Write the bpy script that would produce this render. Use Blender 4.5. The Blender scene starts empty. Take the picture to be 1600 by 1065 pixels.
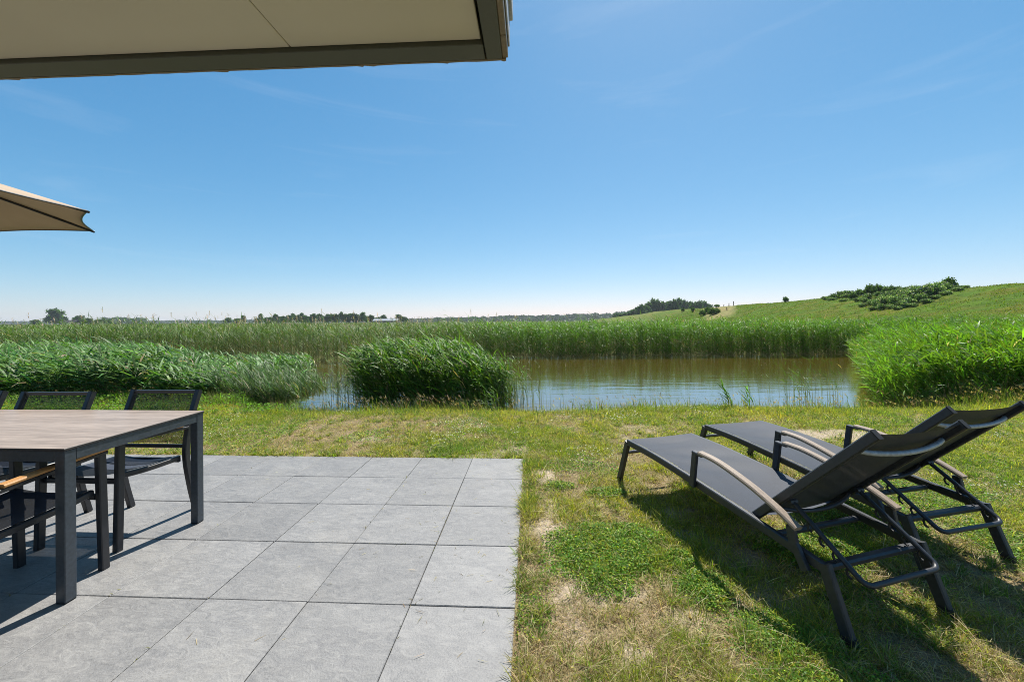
import bpy, bmesh, math, random
import numpy as np
from mathutils import Vector, Matrix

R = math.radians
random.seed(7)
rng = np.random.default_rng(11)
scene = bpy.context.scene
col = scene.collection

# ------------------------------------------------------------------ camera, sky, sun, exposure
CAMH, F, W0 = 1.335, 615.0, 1600.0
cam_d = bpy.data.cameras.new("camera")
cam = bpy.data.objects.new("camera", cam_d)
col.objects.link(cam)
cam.location = (0, 0, CAMH)
cam.rotation_euler = (math.pi / 2, 0.006, 0)
cam_d.sensor_width = 36.0
cam_d.lens = F / W0 * 36.0
cam_d.shift_y = -31.0 / W0
cam_d.clip_start = 0.05
cam_d.clip_end = 20000
scene.camera = cam

SUN_EL, SUN_AZ = R(56), R(22)          # azimuth measured from +Y towards +X
w = bpy.data.worlds.new("World")
scene.world = w
w.use_nodes = True
nt = w.node_tree
bg = nt.nodes["Background"]
sky = nt.nodes.new("ShaderNodeTexSky")
sky.sky_type = 'NISHITA'
sky.sun_disc = False
sky.sun_elevation = SUN_EL
sky.sun_rotation = SUN_AZ
sky.altitude = 0
sky.air_density = 0.85
sky.dust_density = 0.28
sky.ozone_density = 4.0
bg.inputs[1].default_value = 0.092
# faint cirrus streaks in the sky
tcw = nt.nodes.new("ShaderNodeTexCoord")
mpw = nt.nodes.new("ShaderNodeMapping"); mpw.inputs['Scale'].default_value = (1.2, 1.6, 11.0); mpw.inputs['Rotation'].default_value = (0.06, -0.05, 0)
nzw = nt.nodes.new("ShaderNodeTexNoise"); nzw.inputs['Scale'].default_value = 1.7; nzw.inputs['Detail'].default_value = 6; nzw.inputs['Roughness'].default_value = .55; nzw.inputs['Distortion'].default_value = .6
rpw = nt.nodes.new("ShaderNodeValToRGB")
rpw.color_ramp.elements[0].position = .56; rpw.color_ramp.elements[0].color = (0, 0, 0, 1)
rpw.color_ramp.elements[1].position = .82; rpw.color_ramp.elements[1].color = (.11, .11, .11, 1)
wb = nt.nodes.new("ShaderNodeMix"); wb.data_type = 'RGBA'; wb.blend_type = 'MULTIPLY'; wb.inputs[0].default_value = 1
wb.inputs[7].default_value = (.60, .885, .92, 1)
cw = nt.nodes.new("ShaderNodeMix"); cw.data_type = 'RGBA'; cw.inputs[7].default_value = (5.6, 6.0, 6.4, 1)
nt.links.new(tcw.outputs['Generated'], mpw.inputs[0]); nt.links.new(mpw.outputs[0], nzw.inputs[0]); nt.links.new(nzw.outputs[0], rpw.inputs[0])
# camera-profile response per channel (gain * x ^ power), applied to the whole sky alike
SKS = 0.092 * 2 ** 0.65
sx = nt.nodes.new("ShaderNodeSeparateColor"); cx_ = nt.nodes.new("ShaderNodeCombineColor")
nt.links.new(wb.outputs[2], sx.inputs[0])
for i_, (ex_, k_) in enumerate(((1.25, 1.52), (.77, .785), (.58, .80))):
    m1 = nt.nodes.new("ShaderNodeMath"); m1.operation = 'MULTIPLY'; m1.inputs[1].default_value = SKS
    m2 = nt.nodes.new("ShaderNodeMath"); m2.operation = 'POWER'; m2.inputs[1].default_value = ex_
    m3 = nt.nodes.new("ShaderNodeMath"); m3.operation = 'MULTIPLY'; m3.inputs[1].default_value = k_ / SKS
    nt.links.new(sx.outputs[i_], m1.inputs[0]); nt.links.new(m1.outputs[0], m2.inputs[0]); nt.links.new(m2.outputs[0], m3.inputs[0]); nt.links.new(m3.outputs[0], cx_.inputs[i_])
nt.links.new(sky.outputs[0], wb.inputs[6]); nt.links.new(cx_.outputs[0], cw.inputs[6]); nt.links.new(rpw.outputs[0], cw.inputs[0])
nt.links.new(cw.outputs[2], bg.inputs[0])

sd = bpy.data.lights.new("sun", 'SUN')
sd.energy = 4.35
sd.angle = R(0.53)
sd.color = (1.0, 0.955, 0.88)
sun = bpy.data.objects.new("sun", sd)
col.objects.link(sun)
sv = Vector((math.sin(SUN_AZ) * math.cos(SUN_EL), math.cos(SUN_AZ) * math.cos(SUN_EL), math.sin(SUN_EL)))
sun.rotation_euler = sv.to_track_quat('Z', 'Y').to_euler()
sun.location = (8, 10, 20)

vs = scene.view_settings
vs.view_transform = 'Standard'
vs.look = 'None'
vs.exposure = 0.86
vs.gamma = 1.0
vs.use_curve_mapping = False
scene.cycles.max_bounces = 8
scene.cycles.filter_width = 0.95
scene.cycles.use_denoising = True
scene.cycles.denoising_prefilter = 'NONE'
scene.cycles.transparent_max_bounces = 16

# ------------------------------------------------------------------ helpers
def hor(px):
    return 501.5 - 0.006 * (px - 800)

def at(px, py, z=0.0):
    Y = (CAMH - z) * F / (py - hor(px))
    return Vector(((px - 800) / F * Y, Y, z))

def tag(o, label=None, cat=None, group=None, kind=None):
    if label: o["label"] = label
    if cat: o["category"] = cat
    if group: o["group"] = group
    if kind: o["kind"] = kind
    return o

def empty(name, loc=(0, 0, 0), rz=0.0):
    o = bpy.data.objects.new(name, None)
    o.empty_display_size = 0.2
    col.objects.link(o)
    o.location = loc
    o.rotation_euler = (0, 0, rz)
    return o

def link(name, me, mat=None, parent=None):
    o = bpy.data.objects.new(name, me)
    col.objects.link(o)
    if mat: me.materials.append(mat)
    if parent: o.parent = parent
    return o

def obj(name, bm, mat=None, parent=None, smooth=False):
    bmesh.ops.recalc_face_normals(bm, faces=bm.faces)
    me = bpy.data.meshes.new(name)
    bm.to_mesh(me)
    bm.free()
    if smooth:
        for p in me.polygons: p.use_smooth = True
        try: me.set_sharp_from_angle(angle=R(40))
        except Exception: pass
    return link(name, me, mat, parent)

def copy_tree(o, parent=None):
    c = o.copy()
    col.objects.link(c)
    c.parent = parent
    for ch in list(o.children):
        copy_tree(ch, c)
    return c

def sweep(bm, pts, w, h, side=(1, 0, 0), bev=0.004):
    """rounded rectangle (w along side, h across) swept along pts"""
    pts = [Vector(p) for p in pts]
    side = Vector(side).normalized()
    b = min(bev, w * .45, h * .45)
    x, y = w / 2, h / 2
    prof = [(x - b, -y), (x, -y + b), (x, y - b), (x - b, y), (-x + b, y), (-x, y - b), (-x, -y + b), (-x + b, -y)]
    rings = []
    for i, p in enumerate(pts):
        a = (pts[i] - pts[i - 1]).normalized() if i > 0 else None
        c = (pts[i + 1] - pts[i]).normalized() if i < len(pts) - 1 else None
        t = ((a or c) + (c or a)).normalized()
        sc = 1.0
        if a and c: sc = 1.0 / max(.4, t.dot(a))
        s = (side - t * side.dot(t)).normalized()
        n = s.cross(t).normalized()
        rings.append([bm.verts.new(p + s * u + n * (v * sc)) for u, v in prof])
    for r0, r1 in zip(rings, rings[1:]):
        for k in range(8):
            bm.faces.new((r0[k], r0[(k + 1) % 8], r1[(k + 1) % 8], r1[k]))
    bm.faces.new(rings[0][::-1])
    bm.faces.new(rings[-1])

def tube(bm, pts, r, n=10):
    pts = [Vector(p) for p in pts]
    t0 = (pts[1] - pts[0]).normalized()
    ref = Vector((0, 0, 1)) if abs(t0.z) < .9 else Vector((1, 0, 0))
    s = t0.cross(ref).normalized()
    rings = []
    for i, p in enumerate(pts):
        a = (pts[i] - pts[i - 1]).normalized() if i > 0 else None
        c = (pts[i + 1] - pts[i]).normalized() if i < len(pts) - 1 else None
        t = ((a or c) + (c or a)).normalized()
        s = (s - t * s.dot(t)).normalized()
        b = s.cross(t)
        rings.append([bm.verts.new(p + (s * math.cos(q) + b * math.sin(q)) * r) for q in [2 * math.pi * k / n for k in range(n)]])
    for r0, r1 in zip(rings, rings[1:]):
        for k in range(n):
            bm.faces.new((r0[k], r0[(k + 1) % n], r1[(k + 1) % n], r1[k]))
    bm.faces.new(rings[0][::-1])
    bm.faces.new(rings[-1])

def box(bm, x0, x1, y0, y1, z0, z1, bev=0.0):
    v = [bm.verts.new((x, y, z)) for x in (x0, x1) for y in (y0, y1) for z in (z0, z1)]
    fs = [bm.faces.new([v[i] for i in q]) for q in ((0, 1, 3, 2), (4, 6, 7, 5), (0, 4, 5, 1), (2, 3, 7, 6), (0, 2, 6, 4), (1, 5, 7, 3))]
    if bev:
        es = set(e for f in fs for e in f.edges)
        bmesh.ops.bevel(bm, geom=list(es), offset=bev, segments=1, affect='EDGES')

def bm_new(): return bmesh.new()

def curve(pts, n=6):
    """Catmull-Rom through pts"""
    P = [Vector(p) for p in pts]
    P = [P[0] * 2 - P[1]] + P + [P[-1] * 2 - P[-2]]
    out = []
    for i in range(1, len(P) - 2):
        for k in range(n):
            t = k / n
            a, b, c, d = P[i - 1], P[i], P[i + 1], P[i + 2]
            out.append(.5 * ((2 * b) + (c - a) * t + (2 * a - 5 * b + 4 * c - d) * t * t + (3 * b - a - 3 * c + d) * t ** 3))
    out.append(P[-2])
    return out

# numpy noise
TAB = np.random.default_rng(3).random((256, 256))
def vnoise(x, y):
    xi = np.floor(x).astype(int); yi = np.floor(y).astype(int)
    fx = x - xi; fy = y - yi
    fx = fx * fx * (3 - 2 * fx); fy = fy * fy * (3 - 2 * fy)
    a = TAB[xi & 255, yi & 255]; b = TAB[(xi + 1) & 255, yi & 255]
    c = TAB[xi & 255, (yi + 1) & 255]; d = TAB[(xi + 1) & 255, (yi + 1) & 255]
    return (a * (1 - fx) + b * fx) * (1 - fy) + (c * (1 - fx) + d * fx) * fy
def fbm(x, y, s=1.0, o=4, off=0.0):
    x = np.asarray(x, float) * s + off; y = np.asarray(y, float) * s + off * 1.7
    r = 0; a = .5; t = 0
    for _ in range(o):
        r = r + a * vnoise(x, y); t += a; a *= .5; x = x * 2.03 + 5.1; y = y * 2.03 + 9.2
    return r / t
def sstep(a, b, x):
    t = np.clip((np.asarray(x, float) - a) / (b - a), 0, 1)
    return t * t * (3 - 2 * t)

def mesh_np(name, V, quads=None, tris=None, colr=None):
    me = bpy.data.meshes.new(name)
    V = np.asarray(V, np.float32).reshape(-1, 3)
    me.vertices.add(len(V))
    me.vertices.foreach_set("co", V.ravel())
    parts, starts, n = [], [], 0
    for fa, k in ((quads, 4), (tris, 3)):
        if fa is None or len(fa) == 0: continue
        fa = np.asarray(fa, np.int32).reshape(-1, k)
        parts.append(fa.ravel())
        starts.append(n + np.arange(len(fa), dtype=np.int32) * k)
        n += fa.size
    li = np.concatenate(parts); ls = np.concatenate(starts).astype(np.int32)
    me.loops.add(len(li)); me.loops.foreach_set("vertex_index", li)
    me.polygons.add(len(ls)); me.polygons.foreach_set("loop_start", ls)
    me.update(calc_edges=True)
    if colr is not None:
        a = me.color_attributes.new("tint", 'FLOAT_COLOR', 'POINT')
        c4 = np.ones((len(V), 4), np.float32); c4[:, :3] = colr
        a.data.foreach_set("color", c4.ravel())
    return me

def strips(P, Wd, side, C):
    """P [M,k,3] centre lines, Wd [M,k] half widths, side [M,3]; last point is the tip. -> arrays for mesh_np"""
    M, k, _ = P.shape
    L = P[:, :-1] - side[:, None, :] * Wd[:, :-1, None]
    Rr = P[:, :-1] + side[:, None, :] * Wd[:, :-1, None]
    body = np.stack([L, Rr], 2).reshape(M, 2 * (k - 1), 3)
    V = np.concatenate([body, P[:, -1:]], 1)
    nv = 2 * (k - 1) + 1
    base = (np.arange(M) * nv)[:, None]
    q = []
    for s in range(k - 2):
        q.append(np.concatenate([base + 2 * s, base + 2 * s + 1, base + 2 * s + 3, base + 2 * s + 2], 1))
    quads = np.concatenate(q, 0) if q else np.zeros((0, 4), int)
    e = 2 * (k - 2)
    tris = np.concatenate([base + e, base + e + 1, base + e + 2], 1)
    return V.reshape(-1, 3), quads, tris, np.repeat(C, nv, 0)

def join(parts):
    V, Q, T, C, n = [], [], [], [], 0
    for v, q, t, c in parts:
        V.append(v); Q.append(q + n); T.append(t + n); C.append(c); n += len(v)
    return np.concatenate(V), np.concatenate(Q), np.concatenate(T), np.concatenate(C)

def blades(P0, length, az, el0, el1, wid, C, k=3, r=rng):
    """curved grass blades / leaves, all arguments arrays of M"""
    M = len(P0)
    seg = length / (k - 1)
    P = np.zeros((M, k, 3)); P[:, 0] = P0
    for i in range(1, k):
        e = el0 + (el1 - el0) * ((i - .5) / (k - 1))
        d = np.stack([np.cos(e) * np.cos(az), np.cos(e) * np.sin(az), np.sin(e)], 1)
        P[:, i] = P[:, i - 1] + d * seg[:, None]
    roll = r.normal(0, .5, M)
    side = np.stack([-np.sin(az) * np.cos(roll), np.cos(az) * np.cos(roll), np.sin(roll)], 1)
    prof = {3: [.8, 1, 0], 4: [.55, 1, .75, 0], 5: [.5, 1, .95, .6, 0]}[k]
    Wd = wid[:, None] * np.array(prof)[None, :]
    return strips(P, Wd, side, C)

def jit(c, n, v=.25, h=.08, r=rng):
    c = np.asarray(c, float)
    C = np.tile(c, (n, 1)) if c.ndim == 1 else c.copy()
    C = C * np.exp(r.normal(0, v, (n, 1))) * np.exp(r.normal(0, h, (n, 3)))
    return np.clip(C, 0.003, .85)

# ------------------------------------------------------------------ materials
class N:
    def __init__(s, name):
        s.m = bpy.data.materials.new(name); s.m.use_nodes = True
        s.t = s.m.node_tree; s.b = s.t.nodes["Principled BSDF"]; s.out = s.t.nodes["Material Output"]
    def n(s, ty, **kw):
        x = s.t.nodes.new(ty)
        for k, v in kw.items(): setattr(x, k, v)
        return x
    def l(s, a, b): s.t.links.new(a, b)
    def set(s, **kw):
        for k, v in kw.items(): s.b.inputs[k.replace('_', ' ')].default_value = v
    def noise(s, scale, detail=4, rough=.55, vec=None, stretch=None):
        tc = s.n('ShaderNodeTexCoord'); o = tc.outputs['Object']
        if stretch:
            mp = s.n('ShaderNodeMapping'); mp.inputs['Scale'].default_value = stretch
            s.l(o, mp.inputs['Vector']); o = mp.outputs[0]
        nz = s.n('ShaderNodeTexNoise'); nz.inputs['Scale'].default_value = scale
        nz.inputs['Detail'].default_value = detail; nz.inputs['Roughness'].default_value = rough
        s.l(o, nz.inputs['Vector'])
        return nz.outputs['Fac']
    def ramp(s, fac, stops):
        r = s.n('ShaderNodeValToRGB'); e = r.color_ramp.elements
        while len(e) < len(stops): e.new(.5)
        for x, (p, c) in zip(e, stops):
            x.position = p; x.color = (*c, 1) if len(c) == 3 else c
        s.l(fac, r.inputs[0])
        return r.outputs[0]
    def mix(s, fac, a, b, mode='MIX'):
        x = s.n('ShaderNodeMix'); x.data_type = 'RGBA'; x.blend_type = mode
        for v, i in ((fac, 0), (a, 6), (b, 7)):
            if hasattr(v, 'is_output'): s.l(v, x.inputs[i])
            elif i == 0: x.inputs[0].default_value = v
            else: x.inputs[i].default_value = (*v, 1)
        return x.outputs[2]
    def bump(s, h, dist=.002, strength=1.0):
        b = s.n('ShaderNodeBump'); b.inputs['Distance'].default_value = dist; b.inputs['Strength'].default_value = strength
        s.l(h, b.inputs['Height']); s.l(b.outputs[0], s.b.inputs['Normal'])
        return b
    def attr(s, name='tint'):
        a = s.n('ShaderNodeAttribute', attribute_name=name)
        return a.outputs['Color']

def leaf_mat(name, trans=.4, rough=.5, spec=.35, tmul=(1.5, 1.6, .7)):
    k = N(name)
    c = k.attr()
    k.l(c, k.b.inputs['Base Color'])
    k.set(Roughness=rough, Specular_IOR_Level=spec)
    tr = k.n('ShaderNodeBsdfTranslucent')
    k.l(k.mix(1.0, c, tmul, 'MULTIPLY'), tr.inputs[0])
    mx = k.n('ShaderNodeMixShader'); mx.inputs[0].default_value = trans
    k.l(k.b.outputs[0], mx.inputs[1]); k.l(tr.outputs[0], mx.inputs[2])
    k.l(mx.outputs[0], k.out.inputs[0])
    return k.m

M = {}
M['grass'] = leaf_mat('grass_blades', .42, .55, .25)
M['reed'] = leaf_mat('reed_leaves', .30, .5, .28)
M['leaf'] = leaf_mat('tree_leaves', .45, .6, .2)

def metal(name, c, rough=.42, spk=.25):
    k = N(name)
    n1 = k.noise(60, 3); n2 = k.noise(900, 2)
    d = tuple(x * (1 - spk) for x in c); e = tuple(x * (1 + spk) for x in c)
    k.l(k.ramp(n1, [(.3, d), (.7, e)]), k.b.inputs['Base Color'])
    r = k.n('ShaderNodeMapRange'); r.inputs['To Min'].default_value = rough - .08; r.inputs['To Max'].default_value = rough + .1
    k.l(n1, r.inputs[0]); k.l(r.outputs[0], k.b.inputs['Roughness'])
    k.set(Metallic=0.0, Specular_IOR_Level=.5)
    k.bump(n2, .0004, .4)
    return k.m
M['anthracite'] = metal('anthracite_powder_coat', (.040, .050, .061), .38)
M['chair_metal'] = metal('black_powder_coat', (.018, .019, .023), .36)
M['lounger_metal'] = metal('dark_grey_powder_coat', (.027, .030, .036), .44)
M['alu'] = metal('polished_tube', (.30, .33, .36), .3)
M['rubber'] = metal('rubber', (.012, .012, .012), .7)

def sling(name, c, alpha, wave=2200):
    k = N(name)
    n1 = k.noise(14, 4); n2 = k.noise(700, 1, stretch=(1, .25, 1)); n3 = k.noise(700, 1, stretch=(.25, 1, 1))
    a = k.ramp(n1, [(.3, tuple(x * .85 for x in c)), (.7, tuple(x * 1.15 for x in c))])
    wv = k.n('ShaderNodeMath', operation='MAXIMUM'); k.l(n2, wv.inputs[0]); k.l(n3, wv.inputs[1])
    k.l(k.mix(.5, a, k.ramp(wv.outputs[0], [(.4, tuple(x * .4 for x in c)), (.7, tuple(x * 1.8 for x in c))])), k.b.inputs['Base Color'])
    k.set(Roughness=.6, Specular_IOR_Level=.22)
    k.bump(wv.outputs[0], .0006, .6)
    tp = k.n('ShaderNodeBsdfTransparent')
    mx = k.n('ShaderNodeMixShader'); mx.inputs[0].default_value = alpha
    k.l(k.b.outputs[0], mx.inputs[1]); k.l(tp.outputs[0], mx.inputs[2]); k.l(mx.outputs[0], k.out.inputs[0])
    return k.m
M['sling'] = sling('lounger_textilene', (.034, .040, .053), .012)
M['chair_sling'] = sling('chair_textilene', (.03, .033, .04), .30)
M['chair_seat_sling'] = sling('chair_seat_textilene', (.035, .045, .07), .08)

def wood(name, c0, c1, stretch, scale=9, rough=.55):
    k = N(name)
    n1 = k.noise(scale, 6, .65, stretch=stretch); n2 = k.noise(scale * 6, 3, .6, stretch=stretch)
    a = k.ramp(n1, [(.3, c0), (.7, c1)])
    k.l(k.mix(.35, a, k.ramp(n2, [(.35, tuple(x * .55 for x in c0)), (.65, tuple(min(1, x * 1.25) for x in c1))])), k.b.inputs['Base Color'])
    k.set(Roughness=rough, Specular_IOR_Level=.3)
    k.bump(n2, .0012, .5)
    return k.m
M['teak'] = wood('teak', (.36, .17, .055), (.55, .29, .11), (8, .6, 8))
M['old_teak'] = wood('weathered_teak', (.20, .15, .11), (.36, .285, .215), (8, .8, 8))
M['table_top'] = wood('wood_grain_laminate', (.22, .168, .132), (.38, .305, .25), (.35, 6, 7), 3.2, .42)
M['table_edge'] = metal('dark_laminate_edge', (.03, .025, .023), .6, .2)
M['olive'] = metal('olive_grey_fascia', (.060, .062, .046), .5, .12)
M['trim_tan'] = metal('tan_roof_trim', (.16, .12, .07), .5, .2)
M['zinc'] = metal('grey_roof_edge', (.33, .34, .36), .45, .2)

def plaster(name, c, v=.04, sc=1.2):
    k = N(name)
    n1 = k.noise(sc, 5, .6); n2 = k.noise(220, 2)
    k.l(k.ramp(n1, [(.3, tuple(x * (1 - v) for x in c)), (.7, tuple(min(1, x * (1 + v)) for x in c))]), k.b.inputs['Base Color'])
    k.set(Roughness=.7, Specular_IOR_Level=.25)
    k.bump(n2, .0005, .3)
    return k.m
M['soffit'] = plaster('cream_soffit_board', (.50, .455, .345))
M['wall'] = plaster('pale_render', (.62, .60, .55))

def canvas():
    k = N('parasol_canvas')
    n = k.noise(900, 1); m = k.noise(5, 3)
    k.l(k.ramp(m, [(.3, (.46, .35, .245)), (.7, (.50, .385, .275))]), k.b.inputs['Base Color'])
    k.set(Roughness=.85, Specular_IOR_Level=.2)
    k.bump(n, .0005, .4)
    tr = k.n('ShaderNodeBsdfTranslucent'); tr.inputs[0].default_value = (.17, .085, .03, 1)
    mx = k.n('ShaderNodeMixShader'); mx.inputs[0].default_value = .12
    k.l(k.b.outputs[0], mx.inputs[1]); k.l(tr.outputs[0], mx.inputs[2]); k.l(mx.outputs[0], k.out.inputs[0])
    return k.m
M['canvas'] = canvas()

def slate():
    k = N('grey_slate_paver')
    geo = k.n('ShaderNodeNewGeometry')
    tc = k.n('ShaderNodeTexCoord')
    sh = k.n('ShaderNodeVectorMath', operation='MULTIPLY_ADD')   # shift the pattern per paver
    cmb = k.n('ShaderNodeCombineXYZ')
    for i in range(3): k.l(geo.outputs['Random Per Island'], cmb.inputs[i])
    sh.inputs[1].default_value = (37, 53, 11)
    k.l(cmb.outputs[0], sh.inputs[0]); k.l(tc.outputs['Object'], sh.inputs[2])
    def nz(scale, det, rough, dist=0, st=(1, 1, 1)):
        mp = k.n('ShaderNodeMapping'); mp.inputs['Scale'].default_value = st; mp.inputs['Rotation'].default_value = (0, 0, .5)
        k.l(sh.outputs[0], mp.inputs[0])
        x = k.n('ShaderNodeTexNoise'); x.inputs['Scale'].default_value = scale; x.inputs['Detail'].default_value = det
        x.inputs['Roughness'].default_value = rough; x.inputs['Distortion'].default_value = dist
        k.l(mp.outputs[0], x.inputs['Vector']); return x.outputs['Fac']
    big = nz(3.2, 6, .62, .9, (1, 1.8, 1)); mid = nz(11, 6, .65, 1.6, (1, 2.2, 1)); fine = nz(120, 3, .6)
    a = k.ramp(big, [(.30, (.118, .120, .127)), (.5, (.192, .193, .199)), (.70, (.270, .269, .269))])
    a = k.mix(.55, a, k.ramp(mid, [(.32, (.108, .110, .118)), (.52, (.192, .192, .196)), (.70, (.300, .298, .295))]))
    a = k.mix(.25, a, k.ramp(fine, [(.3, (.10, .10, .11)), (.7, (.26, .26, .26))]))
    # a few pale scuffs
    sc = nz(5.5, 7, .75, 2.5)
    a = k.mix(k.ramp(sc, [(.68, (0, 0, 0)), (.76, (.35, .35, .35))]), a, (.34, .335, .325))
    # sand and dust trodden on to the stone, with finer grains
    du = k.n('ShaderNodeTexNoise'); du.inputs['Scale'].default_value = 1.1; du.inputs['Detail'].default_value = 8; du.inputs['Roughness'].default_value = .72
    k.l(tc.outputs['Object'], du.inputs['Vector'])
    a = k.mix(k.ramp(du.outputs['Fac'], [(.50, (0, 0, 0)), (.72, (.42, .42, .42))]), a, (.285, .27, .245))
    pv = k.n('ShaderNodeMapRange'); pv.inputs['To Min'].default_value = .90; pv.inputs['To Max'].default_value = 1.10
    k.l(geo.outputs['Random Per Island'], pv.inputs[0])
    vm = k.n('ShaderNodeVectorMath', operation='SCALE'); k.l(a, vm.inputs[0]); k.l(pv.outputs[0], vm.inputs['Scale'])
    vm2 = k.n('ShaderNodeVectorMath', operation='MULTIPLY'); vm2.inputs[1].default_value = (1.06, 1.035, .985); k.l(vm.outputs[0], vm2.inputs[0]); vm = vm2
    k.l(vm.outputs[0], k.b.inputs['Base Color'])
    rr = k.n('ShaderNodeMapRange'); rr.inputs['To Min'].default_value = .45; rr.inputs['To Max'].default_value = .75
    k.l(mid, rr.inputs[0]); k.l(rr.outputs[0], k.b.inputs['Roughness'])
    ad = k.n('ShaderNodeMath', operation='MULTIPLY_ADD'); ad.inputs[1].default_value = 2.0
    k.l(mid, ad.inputs[0]); k.l(fine, ad.inputs[2])
    k.bump(ad.outputs[0], .0028, .65)
    return k.m
M['slate'] = slate()

def ground_mat():
    k = N('soil_and_turf')
    c = k.attr()
    n = k.noise(45, 6, .7); n2 = k.noise(260, 3, .7)
    f = k.ramp(n, [(.28, (.42, .42, .42)), (.72, (1.4, 1.4, 1.4))])
    g = k.ramp(n2, [(.3, (.7, .7, .7)), (.7, (1.25, 1.25, 1.25))])
    k.l(k.mix(1, k.mix(1, c, f, 'MULTIPLY'), g, 'MULTIPLY'), k.b.inputs['Base Color'])
    k.set(Roughness=.95, Specular_IOR_Level=.1)
    k.bump(n, .02, .6)
    return k.m
M['ground'] = ground_mat()

def dike_mat():
    k = N('dike_turf')
    c = k.attr()
    n = k.noise(1.6, 6, .7, stretch=(1, .6, 1)); n2 = k.noise(.22, 4, .6)
    f = k.ramp(n, [(.3, (.62, .62, .55)), (.7, (1.3, 1.3, 1.2))])
    g = k.ramp(n2, [(.35, (.85, .95, .8)), (.65, (1.15, 1.05, 1.0))])
    k.l(k.mix(1, k.mix(1, c, f, 'MULTIPLY'), g, 'MULTIPLY'), k.b.inputs['Base Color'])
    k.set(Roughness=.95, Specular_IOR_Level=.1)
    k.bump(n, .35, .8)
    return k.m
M['dike'] = dike_mat()

def water_mat():
    k = N('brown_pond_water')
    n1 = k.noise(9.0, 3, .55, stretch=(.3, 1.0, 1))
    bp = k.n('ShaderNodeBump'); bp.inputs['Distance'].default_value = .004; bp.inputs['Strength'].default_value = .4
    k.l(n1, bp.inputs['Height'])
    k.b.inputs['Base Color'].default_value = (.150, .098, .001, 1)
    k.set(Roughness=.9, Specular_IOR_Level=0.0)
    gl = k.n('ShaderNodeBsdfGlossy'); gl.inputs['Roughness'].default_value = .09
    k.l(bp.outputs[0], gl.inputs['Normal'])
    fr = k.n('ShaderNodeFresnel'); fr.inputs['IOR'].default_value = 1.33; k.l(bp.outputs[0], fr.inputs['Normal'])
    mr = k.n('ShaderNodeMapRange'); mr.inputs['From Min'].default_value = .02; mr.inputs['From Max'].default_value = .36
    mr.inputs['To Min'].default_value = .03; mr.inputs['To Max'].default_value = .84
    k.l(fr.outputs[0], mr.inputs[0])
    mx = k.n('ShaderNodeMixShader'); k.l(mr.outputs[0], mx.inputs[0])
    k.l(k.b.outputs[0], mx.inputs[1]); k.l(gl.outputs[0], mx.inputs[2]); k.l(mx.outputs[0], k.out.inputs[0])
    return k.m
M['water'] = water_mat()

# ------------------------------------------------------------------ terrain
WATER = -0.30
def ynear(x):
    return 7.0 + .25 * (fbm(x, x * 0, .8, 3) - .5) * 2 + 5.4 * sstep(-4.0, -6.6, x)
def yfar(x):
    return 18.4 - 2.6 * sstep(-3, -9, x) + .5 * (fbm(x, x * 0 + 3, .5, 3) - .5)
def xright(y): return 6.95 + (y - 7.3) * .82
def pond_d(x, y):
    d = np.minimum(y - ynear(x), yfar(x) - y)
    return np.minimum(d, np.minimum((x + 14.5) * .8, (xright(y) - x) * .75))
def gz(x, y):
    x = np.asarray(x, float); y = np.asarray(y, float)
    d = pond_d(x, y)
    bank = -.012 - .10 * sstep(6, 12, y)
    z = bank + (-.75 - bank) * sstep(-1.3, .9, d)
    z = z + .022 * (fbm(x, y, 1.3, 3, 2) - .5) * sstep(0, .6, -d)
    return z

PC = Vector((.106, 3.826, 0))             # far right corner of the terrace
PA = -math.atan(.049)                      # its turn
ca, sa = math.cos(PA), math.sin(PA)
def to_patio(x, y):
    dx, dy = x - PC.x, y - PC.y
    return dx * ca + dy * sa, -dx * sa + dy * ca
def on_patio(x, y, m=0.0):
    a, b = to_patio(x, y)
    return (a < m) & (b < m)

CLOVER = [(.50, 2.24, .33, .27, 1), (.68, 2.44, .22, .14, .8), (.30, 2.35, .14, .16, .6), (.98, 1.98, .20, .2, .95), (1.12, 1.66, .3, .22, .55), (.93, 2.19, .10, .12, .9), (1.15, 1.42, .35, .2, .5),
          (2.35, 2.7, .35, .25, .6), (3.3, 3.0, .4, .3, .5), (1.75, 2.3, .25, .2, .7), (2.0, 3.4, .3, .2, .7), (.37, 3.2, .14, .10, .6), (3.0, 2.3, .3, .3, .5), (.72, 3.05, .12, .08, .7)]
SAND = [(.28, 2.02, .20, .40), (.27, 1.72, .09, .12), (.22, 2.5, .12, .22), (.50, 1.60, .09, .07), (3.75, 4.55, .55, .22), (.25, 3.45, .12, .14), (.78, 1.80, .08, .06), (.60, 1.93, .09, .06),
        (3.2, 4.75, .25, .12), (1.2, 2.75, .15, .1)]
def blob(L, x, y, off):
    r = np.zeros_like(x)
    wob = (fbm(x, y, 3.5, 4, off) - .5) * 1.3
    for cx, cy, rx, ry, *w_ in L:
        q = np.sqrt(((x - cx) / rx) ** 2 + ((y - cy) / ry) ** 2) + wob
        r = np.maximum(r, sstep(1.30, .55, q) * (w_[0] if w_ else 1))
    return r
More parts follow.
